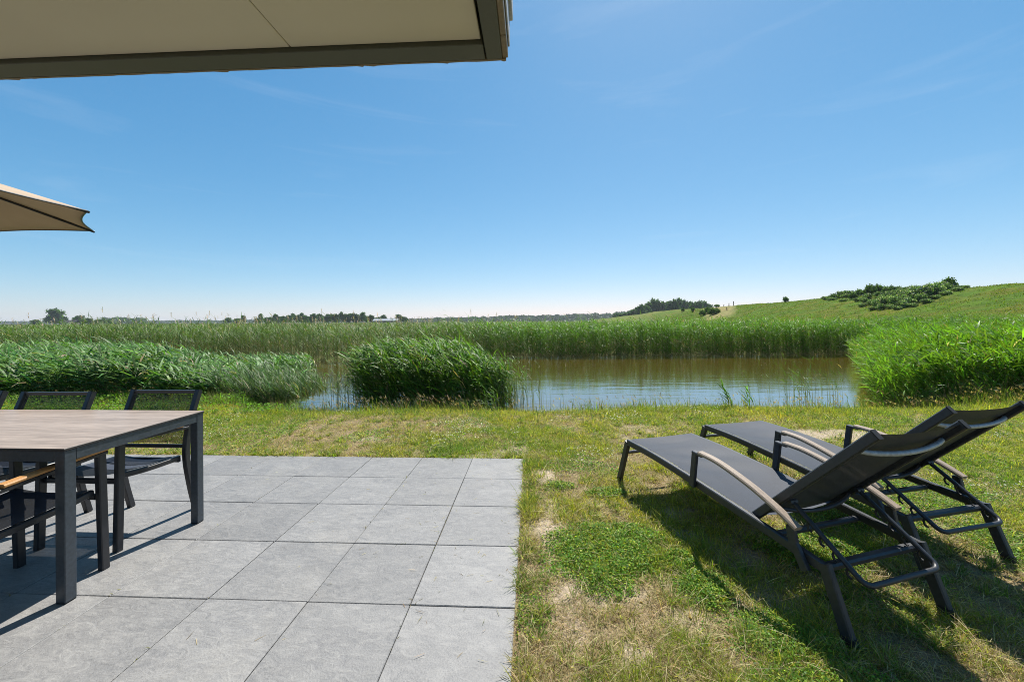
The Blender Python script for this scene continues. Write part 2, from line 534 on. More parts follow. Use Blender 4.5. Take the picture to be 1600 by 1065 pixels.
def lawn(x, y):
    """-> green 0..1, sand 0..1, clover 0..1"""
    cl = blob(CLOVER, x, y, 4.4)
    s = blob(SAND, x, y, 8.8)
    n = fbm(x, y, 1.1, 4, 13.0); n2 = fbm(x, y, 4.2, 3, 31.0)
    g = .50 + (n - .5) * 2.1 + (n2 - .5) * 1.7
    g = g + .34 * sstep(5.0, 6.2, y) + .25 * sstep(2.4, 4.2, x) - .16 * sstep(1.0, .3, x) * sstep(3.6, 3.0, y)
    g = g - .05 * sstep(.2, -1, x) * sstep(4.9, 4.2, y)
    s = s * (.45 + .55 * sstep(.36, .60, fbm(x, y, 11, 3, 19)))
    cl = cl * (.6 + .4 * sstep(.34, .52, fbm(x, y, 8, 3, 29)))
    s = np.maximum(s, sstep(1.1, .75, np.sqrt(((x - 3.72) / .62) ** 2 + ((y - 4.62) / .26) ** 2) + (fbm(x, y, 4, 3, 5) - .5) * .8) * (.7 + .3 * fbm(x, y, 9, 2, 3)))
    s = np.maximum(s, .55 * sstep(.64, .72, fbm(x, y, 2.4, 4, 57)) * sstep(5.6, 4.8, y))
    s = s * (1 - cl)
    return np.clip(np.maximum(g, cl), 0, 1), np.clip(s, 0, 1), cl

def axis(pieces):
    a = [np.arange(p, q, s) for p, q, s in pieces]
    return np.concatenate(a)
gx = np.concatenate([-np.geomspace(3500, 26, 26)[:-1], axis([(-26, -9, .7), (-9, -4, .12), (-4, 5, .045), (5, 10, .12), (10, 28, .7)]), np.geomspace(28, 3500, 26)])
gy = np.concatenate([[-40, -20, -8, -3, 0], axis([(.5, 1.2, .2), (1.2, 4.6, .045), (4.6, 8.2, .09), (8.2, 22, .5)]), np.geomspace(22, 4500, 44)])
X, Y = np.meshgrid(gx, gy, indexing='ij')
Z = gz(X, Y)
Z = np.where(on_patio(X, Y, -.02), -.014, Z)
g, s, cl = lawn(X, Y)
thatch = np.array([.265, .20, .115]); soilg = np.array([.19, .19, .062]); sandc = np.array([.43, .345, .25])
Cg = thatch * (1 - g[..., None]) + soilg * g[..., None]
Cg = Cg * (1 - s[..., None]) + sandc * s[..., None]
mud = sstep(-.5, .1, pond_d(X, Y))[..., None]
Cg = Cg * (1 - mud) + np.array([.07, .05, .025]) * mud
far = sstep(8, 14, Y)[..., None]
fieldn = fbm(X * .004, Y * .012, 1, 3, 3)[..., None]
farc = np.array([.075, .10, .028]) * (1 - fieldn) * 1.3 + np.array([.20, .19, .075]) * fieldn * .9
farc = np.where((Y > 260)[..., None] & (Y < 420)[..., None] & (X < -20)[..., None], np.array([.27, .25, .11]), farc)
Cg = Cg * (1 - far) + farc * far
nx, ny = X.shape
I = np.arange(nx * ny).reshape(nx, ny)
quads = np.stack([I[:-1, :-1], I[1:, :-1], I[1:, 1:], I[:-1, 1:]], -1).reshape(-1, 4)
me = mesh_np("ground", np.stack([X, Y, Z], -1), quads, None, Cg.reshape(-1, 3))
me.polygons.foreach_set("use_smooth", np.ones(len(me.polygons), bool))
tag(link("ground", me, M['ground']), kind="structure")

# pond water
wx, wy = np.meshgrid(np.arange(-14.5, 20.6, .14), np.arange(6.2, 20.6, .035), indexing='ij')
wz = WATER + .0042 * (fbm(wx, wy * 3.2, .9, 3, 17) - .5) * (.35 + 1.3 * fbm(wx, wy * 1.6, .22, 3, 23)) + .0032 * (fbm(wx, wy * 3.0, 2.3, 2, 27) - .5)
nx, ny = wx.shape
I = np.arange(nx * ny).reshape(nx, ny)
me = mesh_np("water", np.stack([wx, wy, wz], -1), np.stack([I[:-1, :-1], I[1:, :-1], I[1:, 1:], I[:-1, 1:]], -1).reshape(-1, 4))
me.polygons.foreach_set("use_smooth", np.ones(len(me.polygons), bool))
tag(link("water", me, M['water']), kind="structure")

# dike
def xc(y): return 53 + .091 * y
def dz(x, y):
    x = np.asarray(x, float); y = np.asarray(y, float)
    zc = 5.35 + .25 * (fbm(y * 0, y, .05, 3, 5) - .5) * 2 - 2.2 * sstep(150, 360, y) + 1.1 * (fbm(y * 0 + 9, y, .035, 3, 5) - .5) * sstep(120, 170, y) * 2
    d = xc(y) - x
    z = np.minimum(zc, np.minimum(zc - (d - 1.5) * .31, zc - (-d - 4) * .33))
    z = z - .35 * np.exp(-((d - 1.5) / 1.6) ** 2)
    z = z + (fbm(x, y, .35, 4, 7) - .5) * .5 + (fbm(x, y, 1.4, 3, 7) - .5) * .16
    return np.maximum(z, -1.2)
def dike_at(px, py):
    h = hor(px)
    ys = np.arange(25, 420, .25)
    xs = (px - 800) / F * ys
    zs = CAMH - (py - h) / F * ys
    hit = np.nonzero((dz(xs, ys) >= zs) & (dz(xs, ys) > -.1))[0]
    if len(hit) == 0:
        i = int(np.argmin(np.abs(xs - xc(ys))))
    else: i = hit[0]
    return Vector((float(xs[i]), float(ys[i]), float(dz(xs[i], ys[i]))))
dy_ = np.concatenate([np.arange(5, 150, .8), np.arange(150, 400, 3)])
du_ = np.concatenate([np.arange(-24, 24, .6)])
DY, DU = np.meshgrid(dy_, du_, indexing='ij')
DX = xc(DY) - DU
DZ = dz(DX, DY)
rr = DX / DY
sandm = sstep(.475, .50, rr + .03 * (fbm(DX, DY, .4, 3) - .5)) * sstep(.575, .555, rr + .02 * (fbm(DX, DY, .5, 3, 3) - .5)) * sstep(.6, 1.4, DZ) * sstep(85, 95, DY)
tanm = sstep(1.2, .1, DZ) * .7 * sstep(.3, .6, fbm(DX, DY, .3, 3, 21)) + .4 * sstep(120, 200, DY) * fbm(DX, DY, .1, 3, 9)
ol = fbm(DX, DY, .5, 4, 41)
ol = sstep(.4, .65, ol)[..., None]
DC = np.array([.075, .135, .008]) * (1 - ol) + np.array([.105, .122, .012]) * ol
DC = DC * (1 - tanm[..., None]) + np.array([.27, .24, .115]) * tanm[..., None]
DC = DC * (1 - sandm[..., None]) + np.array([.235, .205, .09]) * sandm[..., None]
nx, ny = DX.shape
I = np.arange(nx * ny).reshape(nx, ny)
quads = np.stack([I[:-1, :-1], I[1:, :-1], I[1:, 1:], I[:-1, 1:]], -1).reshape(-1, 4)
me = mesh_np("dike", np.stack([DX, DY, DZ], -1), quads, None, DC.reshape(-1, 3))
me.polygons.foreach_set("use_smooth", np.ones(len(me.polygons), bool))
tag(link("dike", me, M['dike']), kind="structure")

# terrace of slate pavers
patio = bm_new()
T, J = .4985, .0040
for r in range(11):
    for c in range(15):
        dzv = random.uniform(-.0015, .0015)
        n0 = len(patio.verts)
        jx, jy = random.uniform(-.0012, .0012), random.uniform(-.0012, .0012)
        t2 = bm_new()
        box(t2, -(c + 1) * T + J / 2 + jx, -c * T - J / 2 + jx, -(r + 1) * T + J / 2 + jy, -r * T - J / 2 + jy, -.05, 0 + dzv, .003)
        m_ = bpy.data.meshes.new("t"); t2.to_mesh(m_); t2.free(); patio.from_mesh(m_); bpy.data.meshes.remove(m_)
p = obj("terrace_paving", patio, M['slate'])
p.location = PC; p.rotation_euler = (0, 0, PA)
tag(p, kind="structure")

# ------------------------------------------------------------------ house with its overhanging roof
house = empty("house", (0.0, 1.754, 0), PA)
tag(house, "house with a flat overhanging roof of cream soffit boards edged by an olive grey fascia", "house")
ZR = 2.5
def seg_box(name, mat, *b, bev=.003, parent=house):
    bm = bm_new(); box(bm, *b, bev); return obj(name, bm, mat, parent)
seam = -.945                                # seam between two soffit boards, 1.13 m boards
xs_ = [-.118, seam, seam - 1.65, seam - 3.3]
for a, b in zip(xs_[1:], xs_):
    seg_box("soffit_board", M['soffit'], a + .0015, b - .0015, -4.2, -.102, ZR + .02, ZR + .035)
seg_box("fascia_board", M['olive'], xs_[-1], -.112, -.100, -.004, ZR, ZR + .16)
seg_box("fascia_board", M['olive'], -.106, -.036, -4.2, -.004, ZR, ZR + .16)
seg_box("joint_strip", M['rubber'], -.125, -.05, -.098, -.008, ZR + .02, ZR + .15)
for a, b in ((-.14, -.003), (-.75, -.144), (-4.2, -.754)):
    seg_box("edge_trim", M['trim_tan'], -.0355, -.010, a, b, ZR + .004, ZR + .165)
    seg_box("edge_trim", M['zinc'], -.0098, -.002, a + .002, b - .002, ZR + .05, ZR + .167)
seg_box("roof", M['zinc'], xs_[-1], .012, -4.3, -.001, ZR + .168, ZR + .26)
# ragged weathered lip under the front edge
bm = bm_new()
x = xs_[-1]; prev = None
while x < -.006:
    hgt = .003 + .003 * random.random() if random.random() < .88 else .010
    q = [bm.verts.new((x, yy, zz)) for yy, zz in ((-.0035, ZR + .05), (-.0035, ZR - .0), (.002 + hgt, ZR - .0 - .1 * hgt), (.002 + hgt * .8, ZR + .05))]
    if prev:
        for k in range(4): bm.faces.new((prev[k], prev[(k + 1) % 4], q[(k + 1) % 4], q[k]))
    prev = q
    x += random.uniform(.01, .09) if hgt < .008 else random.uniform(.006, .02)
obj("drip_edge", bm, M['trim_tan'], house)
bm = bm_new()
yw = -4.2
box(bm, xs_[-1], -3.4, yw - .2, yw, 0, ZR + .018)
box(bm, -.6, -.1, yw - .2, yw, 0, ZR + .018)
box(bm, -3.4, -.6, yw - .2, yw, 2.25, ZR + .018)
obj("wall", bm, M['wall'], house)
wf = bm_new()
for b in ((-3.4, -3.33), (-2.04, -1.97), (-.67, -.6)):
    box(wf, b[0], b[1], yw - .12, yw - .05, 0, 2.25)
for z0 in (0.0, 2.18):
    for a, b in ((-3.33, -2.04), (-1.97, -.67)): box(wf, a, b, yw - .12, yw - .05, z0, z0 + .07)
wfo = obj("sliding_door", wf, M['anthracite'], house)
kg = N('window_glass'); kg.set(Roughness=.02, Specular_IOR_Level=.8); kg.b.inputs['Base Color'].default_value = (.03, .035, .04, 1)
seg_box("pane", kg.m, -3.33, -2.04, yw - .09, yw - .08, .07, 2.18, bev=0, parent=wfo)
seg_box("pane", kg.m, -1.97, -.67, yw - .09, yw - .08, .07, 2.18, bev=0, parent=wfo)

# ------------------------------------------------------------------ parasol
par = empty("parasol", (-4.854, 2.851, 0), 0)
tag(par, "taupe canvas parasol with thin dark ribs over the table end", "parasol")
RT, ZE, ZA = 1.335, 2.30, 2.715
tips = [Vector((RT * math.cos(R(45 + 22.5 + 45 * k)), RT * math.sin(R(45 + 22.5 + 45 * k)), ZE)) for k in range(8)]
apex = Vector((0, 0, ZA))
cb = bm_new()
def panel_pt(a, b, u, v):
    p = apex.lerp(a.lerp(b, u), v)
    sag = math.sin(math.pi * u)
    p.z -= .035 * sag * v * (1 - v) * 2
    rad = Vector((p.x, p.y, 0))
    p -= rad * (.045 * sag * v ** 6)
    return p
for k in range(8):
    a, b = tips[k], tips[(k + 1) % 8]
    nU, nV = 10, 12
    gr = [[cb.verts.new(panel_pt(a, b, i / nU, .04 + .96 * j / nV)) for j in range(nV + 1)] for i in range(nU + 1)]
    for i in range(nU):
        for j in range(nV): cb.faces.new((gr[i][j], gr[i + 1][j], gr[i + 1][j + 1], gr[i][j + 1]))
bmesh.ops.remove_doubles(cb, verts=cb.verts, dist=.0005)
co = obj("canopy", cb, M['canvas'], par, smooth=True)
sm = co.modifiers.new("thick", 'SOLIDIFY'); sm.thickness = .003
hb = bm_new()
for k in range(8):
    a, b = tips[k], tips[(k + 1) % 8]
    tube(hb, [panel_pt(a, b, i / 10, 1.0) - Vector((0, 0, .003)) for i in range(11)], .0065, 8)
obj("hem", hb, M['anthracite'], co)
for k in range(8):
    rb = bm_new()
    rad = Vector((tips[k].x, tips[k].y, 0)).normalized()
    sweep(rb, [apex - Vector((0, 0, .06)) + rad * .05, tips[k] - Vector((0, 0, .014)) + rad * .012], .014, .02, (-rad.y, rad.x, 0), .003)
    obj("rib", rb, M['chair_metal'], par)
pb = bm_new(); tube(pb, [(0, 0, .05), (0, 0, ZA - .02)], .024, 16); obj("pole", pb, M['anthracite'], par, smooth=True)
pb = bm_new(); tube(pb, [(0, 0, ZA - .12), (0, 0, ZA + .07)], .04, 16); obj("hub", pb, M['anthracite'], par, smooth=True)
pb = bm_new(); box(pb, -.3, .3, -.3, .3, 0.002, .07, .012); obj("base", pb, M['anthracite'], par)

# ------------------------------------------------------------------ dining table
tb = empty("dining_table", (-2.133, 1.872, 0), PA)
tag(tb, "long dining table with a wood grain top on an anthracite metal frame", "table")
TD, TL, TZ = .795, 2.45, .742
bm = bm_new(); box(bm, -TL, .004, -.004, TD + .004, TZ - .012, TZ - .0012, .0015); tto = obj("tabletop", bm, M['table_edge'], tb)
bm = bm_new(); box(bm, -TL + .002, .002, -.002, TD + .002, TZ - .0011, TZ, .0004); obj("laminate_surface", bm, M['table_top'], tto)
bm = bm_new()
box(bm, -TL + .0515, -.0515, .002, .032, TZ - .066, TZ - .0125, .002)
box(bm, -TL + .0515, -.0515, TD - .032, TD - .002, TZ - .066, TZ - .0125, .002)
box(bm, -.032, -.001, .0515, TD - .0515, TZ - .066, TZ - .0125, .002)
box(bm, -TL + .002, -TL + .032, .0515, TD - .0515, TZ - .066, TZ - .0125, .002)
obj("apron", bm, M['anthracite'], tb)
for lx in (0, -TL + .05):
    for ly in (0, TD - .05):
        bm = bm_new(); box(bm, lx - .05, lx, ly, ly + .05, .004, TZ - .0125, .003)
        lg = obj("leg", bm, M['anthracite'], tb)
        bm = bm_new(); box(bm, lx - .048, lx - .002, ly + .002, ly + .048, .0002, .0035); obj("foot_cap", bm, M['rubber'], lg)

# ------------------------------------------------------------------ armchairs
def grid_sheet(f, nu, nv):
    bm = bm_new()
    g = [[bm.verts.new(f(i / nu, j / nv)) for j in range(nv + 1)] for i in range(nu + 1)]
    for i in range(nu):
        for j in range(nv): bm.faces.new((g[i][j], g[i + 1][j], g[i + 1][j + 1], g[i][j + 1]))
    return bm
def make_chair():
    c = empty("garden_chair")
    hw = .245
    rear_pts = curve([(0, -.285, .0), (0, -.235, .21), (0, -.205, .42), (0, -.235, .62), (0, -.315, .845)], 5)
    for s in (-1, 1):
        bm = bm_new()
        sweep(bm, [(s * hw, .254, .0), (s * hw, .246, .30), (s * hw, .238, .620)], .032, .040, (1, 0, 0), .004)
        obj("leg", bm, M['chair_metal'], c)
        bm = bm_new()
        sweep(bm, [Vector((s * hw, q.y, q.z)) for q in rear_pts], .032, .038, (1, 0, 0), .004)
        obj("rear_leg", bm, M['chair_metal'], c)
        bm = bm_new()
        sweep(bm, curve([(s * hw, .262, .632), (s * hw, .1, .622), (s * hw, -.21, .600)], 6), .040, .018, (1, 0, 0), .003)
        asup = obj("arm_support", bm, M['chair_metal'], c)
        bm = bm_new()
        sweep(bm, curve([(s * hw, .264, .650), (s * hw, .1, .6405), (s * hw, -.165, .6215)], 6), .046, .0165, (1, 0, 0), .005)
        obj("armrest", bm, M['teak'], asup)
    bm = bm_new()
    rail = curve([(0, .222, .425), (0, .05, .405), (0, -.18, .395)], 6)
    for s in (-1, 1):
        sweep(bm, [Vector((s * (hw - .03), q.y, q.z)) for q in rail], .026, .032, (1, 0, 0), .004)
    for y, z in ((.232, .40), (-.17, .385)):
        sweep(bm, [(-hw + .0165, y, z), (hw - .0165, y, z)], .022, .03, (0, 1, 0), .004)
    obj("seat_frame", bm, M['chair_metal'], c)
    def seat(u, v):
        q = rail[min(len(rail) - 1, int(round(v * (len(rail) - 1))))]
        return Vector(((u - .5) * 2 * (hw - .042), q.y, q.z + .0165 - .02 * math.sin(math.pi * u)))
    so = obj("seat_sling", grid_sheet(seat, 8, len(rail) - 1), M['chair_seat_sling'], c, smooth=True)
    def post(z):
        for a, b in zip(rear_pts, rear_pts[1:]):
            if a.z <= z <= b.z: return a.y + (b.y - a.y) * (z - a.z) / (b.z - a.z)
        return rear_pts[-1].y
    for z in (.832, .47):
        bm = bm_new()
        sweep(bm, [(-hw + .0165, post(z), z), (hw - .0165, post(z), z)], .022, .024, (0, 1, 0), .004)
        obj("backrest_bar", bm, M['chair_metal'], c)
    def back(u, v):
        z = .485 + .327 * v
        return Vector(((u - .5) * 2 * (hw - .0165), post(z) - .018 * math.sin(math.pi * u), z))
    obj("backrest_sling", grid_sheet(back, 10, 8), M['chair_sling'], c, smooth=True)
    return c
chair = make_chair()
chairs = [((-2.553, 2.575), math.pi + .0 + PA, "black armchair behind the table, nearest the table's right corner"),
          ((-3.27, 2.52), math.pi + PA + .03, "black armchair behind the table, second from the table's right corner"),
          ((-3.98, 2.58), math.pi + PA - .02, "black armchair behind the table, cut off by the left edge of the photo"),
          ((-2.490, 1.905), PA, "black armchair on the near side of the table, wooden armrest behind the front table leg")]
for i, ((cx, cy), rz, lab) in enumerate(chairs):
    o = chair if i == 0 else copy_tree(chair)
    o.location = (cx, cy, .0015); o.rotation_euler = (0, 0, rz)
    tag(o, lab, "chair", "armchairs around the dining table")

# ------------------------------------------------------------------ sun loungers
LW = .604
def make_lounger():
    L = empty("sun_lounger")
    # local: +x across (from near rail to far rail), +y towards the head end, origin at the near front foot
    side = [(.0, 0.0), ]
    railp = curve([(0, .126, .345), (0, .45, .342), (0, .85, .318), (0, 1.25, .285), (0, 1.665, .248)], 5)
    for x in (0, LW):
        fr = bm_new()
        sweep(fr, [Vector((x, q.y, q.z)) for q in railp], .028, .046, (1, 0, 0), .005)
        obj("side_rail", fr, M['lounger_metal'], L)
    for x in (0, LW):
        for a, b in (((.122, .346), (0.0, .012)), ((1.66, .268), (1.755, .012))):
            bm = bm_new()
            n = .0
            sweep(bm, [(x + .0005, a[0], a[1] - .0), (x + .0005, a[0] + (b[0] - a[0]) * .5, (a[1] + b[1]) / 2), (x + .0005, b[0], b[1])], .0305, .050, (1, 0, 0), .005)
            lg = obj("leg", bm, M['lounger_metal'], L)
            bm = bm_new()
            sweep(bm, [(x, b[0], .022), (x, b[0] + (b[0] - a[0]) * .03, -.008)], .036, .054, (1, 0, 0), .005)
            obj("foot_cap", bm, M['rubber'], lg)
    for y, z, r_, hh in ((.075, .245, .03, .022), (1.40, .255, .034, .026), (1.645, .238, .040, .030), (.14, .345, .026, .03)):
        bm = bm_new()
        sweep(bm, [(.0145, y, z), (LW - .0145, y, z)], r_, hh, (0, 1, 0), .008)
        obj("crossbar", bm, M['lounger_metal'], L)
    # seat sling
    def zr(y):
        for a, b in zip(railp, railp[1:]):
            if a.y <= y <= b.y: return a.z + (b.z - a.z) * (y - a.y) / (b.y - a.y)
        return railp[-1].z
    def seat(u, v):
        y = .135 + 1.165 * v
        sg = math.sin(math.pi * u)
        wr = .006 * math.sin(26 * v + 5 * u) * sg * math.exp(-((v - .45) / .22) ** 2)
        return Vector((.010 + u * (LW - .020), y, zr(y) + .0245 - .021 * sg * min(1, v * 8 + .2) + wr))
    obj("seat_sling", grid_sheet(seat, 14, 60), M['sling'], L, smooth=True)
    # backrest
    h0, h1 = Vector((0, 1.265, .275)), Vector((0, 1.835, .872))
    d = (h1 - h0).normalized(); nb = Vector((0, d.z, -d.y))     # towards the rear / underside
    def back(u, v):
        q = h0 + (h1 - h0) * (.05 + .945 * v)
        return Vector((.047 + u * (LW - .094), 0, 0)) + q + nb * (.014 * math.sin(math.pi * u) ** .8 - .004)
    bf = obj("backrest", grid_sheet(back, 14, 20), M['sling'], L, smooth=True)
    for x in (.034, LW - .034):
        br = bm_new()
        sweep(br, [Vector((x, 0, 0)) + h0, Vector((x, 0, 0)) + h1], .026, .042, (1, 0, 0), .005)
        obj("backrest_rail", br, M['lounger_metal'], bf)
    for tt, mt, bow, rr_ in ((.87, 'alu', .034, .011), (.20, 'lounger_metal', .05, .010)):
        bm = bm_new()
        q = h0 + (h1 - h0) * tt
        tube(bm, [Vector((.044 + (LW - .088) * k / 16, 0, 0)) + q + nb * (.010 + bow * math.sin(math.pi * k / 16) ** .7) for k in range(17)], rr_, 10)
        obj("backrest_rod", bm, M[mt], bf, smooth=True)
    for x in (.034, LW - .034):
        bm = bm_new()
        sweep(bm, [Vector((x, 0, 0)) + h1 + d * .0005, Vector((x, 0, 0)) + h1 + d * .006], .027, .043, (1, 0, 0), .003)
        obj("end_cap", bm, M['rubber'], bf)
    # prop strut with notches
    st = bm_new()
    x0, x1 = .075, LW - .075
    top = Vector((0, 1.455, .437)); bot = Vector((0, 1.775, .222))
    sd_ = (bot - top).normalized(); sn = Vector((0, sd_.z, -sd_.y)); sn = sn if sn.z < 0 else -sn
    pts = [Vector((x0, 0, 0)) + top, Vector((x0, 0, 0)) + bot - sd_ * .035]
    for k in range(1, 6):
        a = k / 6 * math.pi / 2
        pts.append(Vector((x0 + .04 * (1 - math.cos(a)), 0, 0)) + bot - sd_ * (.035 * (1 - math.sin(a))))
    pts += [Vector((x0 + .04, 0, 0)) + bot]
    pts2 = [Vector((x0 + x1 - p_.x, p_.y, p_.z)) for p_ in reversed(pts)]
    tube(st, pts + pts2, .0115, 10)
    for x in (x0, x1):
        for k in range(4):
            q = Vector((x, 0, 0)) + top + sd_ * (.10 + .068 * k)
            tube(st, [q + sn * .006, q + sn * .024 + sd_ * .004, q + sn * .036 + sd_ * .020, q + sn * .032 + sd_ * .034], .0058, 6)
    obj("support_strut", st, M['lounger_metal'], L, smooth=True)
    for x in (x0, x1):
        bm = bm_new()
        q = Vector((x, 0, 0)) + top
        tube(bm, [q + Vector((-.022, 0, 0)), q + Vector((.022, 0, 0))], .013, 8)
        obj("pivot", bm, M['lounger_metal'], bf)
    # arms
    for sgn, x in ((-1, -.028), (1, LW + .028)):
        bm = bm_new()
        sweep(bm, [(x, .886, .300), (x, .912, .512), ], .024, .040, (1, 0, 0), .004)
        sweep(bm, [(x, .900, .5165), (x, .975, .513)], .034, .016, (1, 0, 0), .004)
        obj("arm_post", bm, M['lounger_metal'], L)
        bm = bm_new()
        sweep(bm, [(x, 1.528, .372), (x, 1.542, .30), (x, 1.60, .205)], .024, .042, (1, 0, 0), .004)
        obj("arm_post", bm, M['lounger_metal'], L)
        bm = bm_new()
        aw = curve([(x, .955, .526), (x, 1.10, .517), (x, 1.30, .474), (x, 1.45, .424), (x, 1.565, .374)], 6)
        sweep(bm, aw, .046, .021, (1, 0, 0), .006)
        obj("armrest", bm, M['old_teak'], L)
    return L
lg1 = make_lounger()
def place_lounger(o, x, y, ang):
    o.location = (x, y, .004)
    o.rotation_euler = (0, 0, ang)
lg2 = copy_tree(lg1)
place_lounger(lg1, 1.483, 3.478, R(-164.1))
place_lounger(lg2, 2.340, 3.886, R(-167.1))
for o, lab in ((lg1, "dark grey sun lounger standing nearer the terrace, in front of the other lounger"),
               (lg2, "dark grey sun lounger farther from the terrace, beside the bare sandy spot")):
    tag(o, lab, "sun lounger", "sun loungers on the lawn")

# ------------------------------------------------------------------ lawn grass
def lawn_points(n, y0=1.25, y1=7.1, p=1.3):
    # density ~ y^-p over the wedge |x| < 1.38 y + .5
    ys = np.linspace(y0, y1, 400)
    wgt = ys ** -p * (2.76 * ys + 3.0)
    cdf = np.cumsum(wgt); cdf /= cdf[-1]
    y = np.interp(rng.random(n), cdf, ys)
    x = (rng.random(n) * 2 - 1) * (1.38 * y + 1.5)
    return x, y
NG = 1350000
x, y = lawn_points(NG)
keep = ~on_patio(x, y, .004) & (pond_d(x, y) < -.12)
x, y = x[keep], y[keep]
g, s, cl = lawn(x, y)
tuft = fbm(x, y, 9.0, 2, 77)
cover = (1 - .93 * s) * (.35 + .65 * sstep(.3, .62, tuft + .25 * g)) * (1 - .6 * cl)
keep = rng.random(len(x)) < cover
x, y, g, s, cl, tuft = (a[keep] for a in (x, y, g, s, cl, tuft))
n = len(x)
isdry = rng.random(n) > np.clip(g * 1.05 - .05, .10, .93)
lod = (y / 2.0) ** .55
edge = sstep(.30, .0, np.where(to_patio(x, y)[1] < .3, np.abs(to_patio(x, y)[0]), 9))
hgt = rng.gamma(6, 1 / 6, n) * (.021 + .024 * g + .022 * sstep(.5, .75, tuft) + .03 * sstep(5.0, 6.4, y) + .02 * edge)
hgt = np.where(isdry, hgt * .85 + .012, hgt)
el0 = np.where(isdry, rng.uniform(.05, 1.2, n), rng.uniform(.7, 1.5, n))
el1 = el0 - rng.uniform(.2, 1.3, n)
gc = np.array([.285, .295, .040]); lush = np.array([.19, .27, .028]); yel = np.array([.42, .37, .06])
mixn = fbm(x, y, 2.6, 3, 91)[:, None]
green = gc * (1 - mixn) + lush * mixn
yl = (rng.random(n) < np.clip(.1 + 1.2 * (fbm(x, y, 1.4, 3, 55) - .35), .05, .75))[:, None]
deep = (fbm(x, y, 3.3, 3, 66) > .56)[:, None]
green = np.where(deep, green * np.array([.62, .80, .8]), green)
green = np.where(yl, yel, green)
dryc = np.array([.50, .40, .23]) * (1 - .5 * rng.random((n, 1)))
C = jit(np.where(isdry[:, None], dryc, green), n, .25, .07)
P0 = np.stack([x, y, gz(x, y) - .003], 1)
V, Q, Tt, Cc = blades(P0, hgt, rng.uniform(0, 2 * np.pi, n), el0, el1, .00105 * lod * rng.uniform(.7, 1.5, n), C, 3)
GA = [(V, Q, Tt, Cc)]
# tussocks: discrete tufts of taller green grass in the dry turf, thick along the terrace edge
nt_ = 5000
tx, ty = lawn_points(nt_, 1.25, 6.3, .9)
ne = 360
ey = rng.uniform(-2.9, .0, ne); ex = np.abs(rng.normal(.03, .05, ne)) + .008
fx = rng.uniform(-4.2, 0, 150); fy = np.abs(rng.normal(.04, .04, 150)) + .02
bx = np.concatenate([ex, fx]); by = np.concatenate([ey, fy])
kk = rng.random(len(bx)) < sstep(.35, .55, fbm(bx, by, 2.3, 2, 333)) + .12
bx, by = bx[kk], by[kk]
tx = np.concatenate([tx, PC.x + bx * ca - by * sa]); ty = np.concatenate([ty, PC.y + bx * sa + by * ca])
tg, tsd, tcl = lawn(tx, ty)
keep = ~on_patio(tx, ty, .012) & (pond_d(tx, ty) < -.4) & (rng.random(len(tx)) < (.25 + .75 * sstep(.40, .62, fbm(tx, ty, 1.9, 3, 444))) * (1 - .8 * tsd))
tx, ty, tg = tx[keep], ty[keep], tg[keep]
nb = rng.integers(18, 60, len(tx))
ti = np.repeat(np.arange(len(tx)), nb); n = len(ti)
size = rng.uniform(.5, 1.25, len(tx))[ti]
a = rng.uniform(0, 2 * np.pi, n); q = np.abs(rng.normal(0, .022, n)) * size
x = tx[ti] + np.cos(a) * q; y = ty[ti] + np.sin(a) * q
tc = np.where((rng.random(len(tx)) < .3)[:, None], np.array([.28, .29, .055]), np.where((rng.random(len(tx)) < .5)[:, None], np.array([.12, .20, .024]), np.array([.18, .24, .035])))[ti]
tc = np.where((rng.random(n) < .22)[:, None], np.array([.46, .36, .19]), tc)
GA.append(blades(np.stack([x, y, gz(x, y) - .004], 1), rng.uniform(.035, .09, n) * size, a + rng.normal(0, .6, n), rng.uniform(.75, 1.45, n), rng.uniform(-.3, 1.0, n), .0014 * (y / 2) ** .5 * rng.uniform(.7, 1.5, n), jit(tc, n, .22, .07), 4))
# blades in the paving joints
jn = 260
ju = -np.round(rng.integers(0, 6, jn)) * T; jv = -rng.uniform(0, 3.2, jn)
sw_ = rng.random(jn) < .25
jx_, jy_ = np.where(sw_, -rng.uniform(0, 2, jn), ju + rng.normal(0, .002, jn)), np.where(sw_, -rng.integers(1, 6, jn) * T, jv)
kk = (fbm(jx_, jy_, 2.2, 2, 71) > .52) & (jx_ < -.2)
jx_, jy_ = jx_[kk], jy_[kk]; n = len(jx_)
x = PC.x + jx_ * ca - jy_ * sa; y = PC.y + jx_ * sa + jy_ * ca
GA.append(blades(np.stack([x, y, np.full(n, -.004)], 1), rng.uniform(.010, .032, n), rng.uniform(0, 6.3, n), rng.uniform(.3, 1.4, n), rng.uniform(-.4, .6, n), np.full(n, .0014), jit([.22, .20, .07], n), 3))
V, Q, Tt, Cc = join(GA)
tag(link("grass", mesh_np("grass", V, Q, Tt, Cc), M['grass']), kind="stuff")

# clover and other round-leaved weeds, and a thin scatter through the lawn
def discs(P, nrm, rad, C, r=rng):
    """small 5-sided leaves -> quads+tris"""
    m = len(P)
    t = np.cross(nrm, r.normal(0, 1, (m, 3))); t /= np.linalg.norm(t, axis=1)[:, None]
    b = np.cross(nrm, t)
    ang = np.array([0, 1.2, 2.4, 3.9, 5.1]); rr_ = np.array([1.15, .8, .95, .95, .8])
    V = P[:, None, :] + rad[:, None, None] * (np.cos(ang) * rr_)[None, :, None] * t[:, None, :] + rad[:, None, None] * (np.sin(ang) * rr_)[None, :, None] * b[:, None, :]
    i = (np.arange(m) * 5)[:, None]
    return V.reshape(-1, 3), np.concatenate([i, i + 1, i + 2, i + 3], 1), np.concatenate([i, i + 3, i + 4], 1), np.repeat(C, 5, 0)
x, y = lawn_points(2200000)
keep = ~on_patio(x, y, .01) & (pond_d(x, y) < -.3)
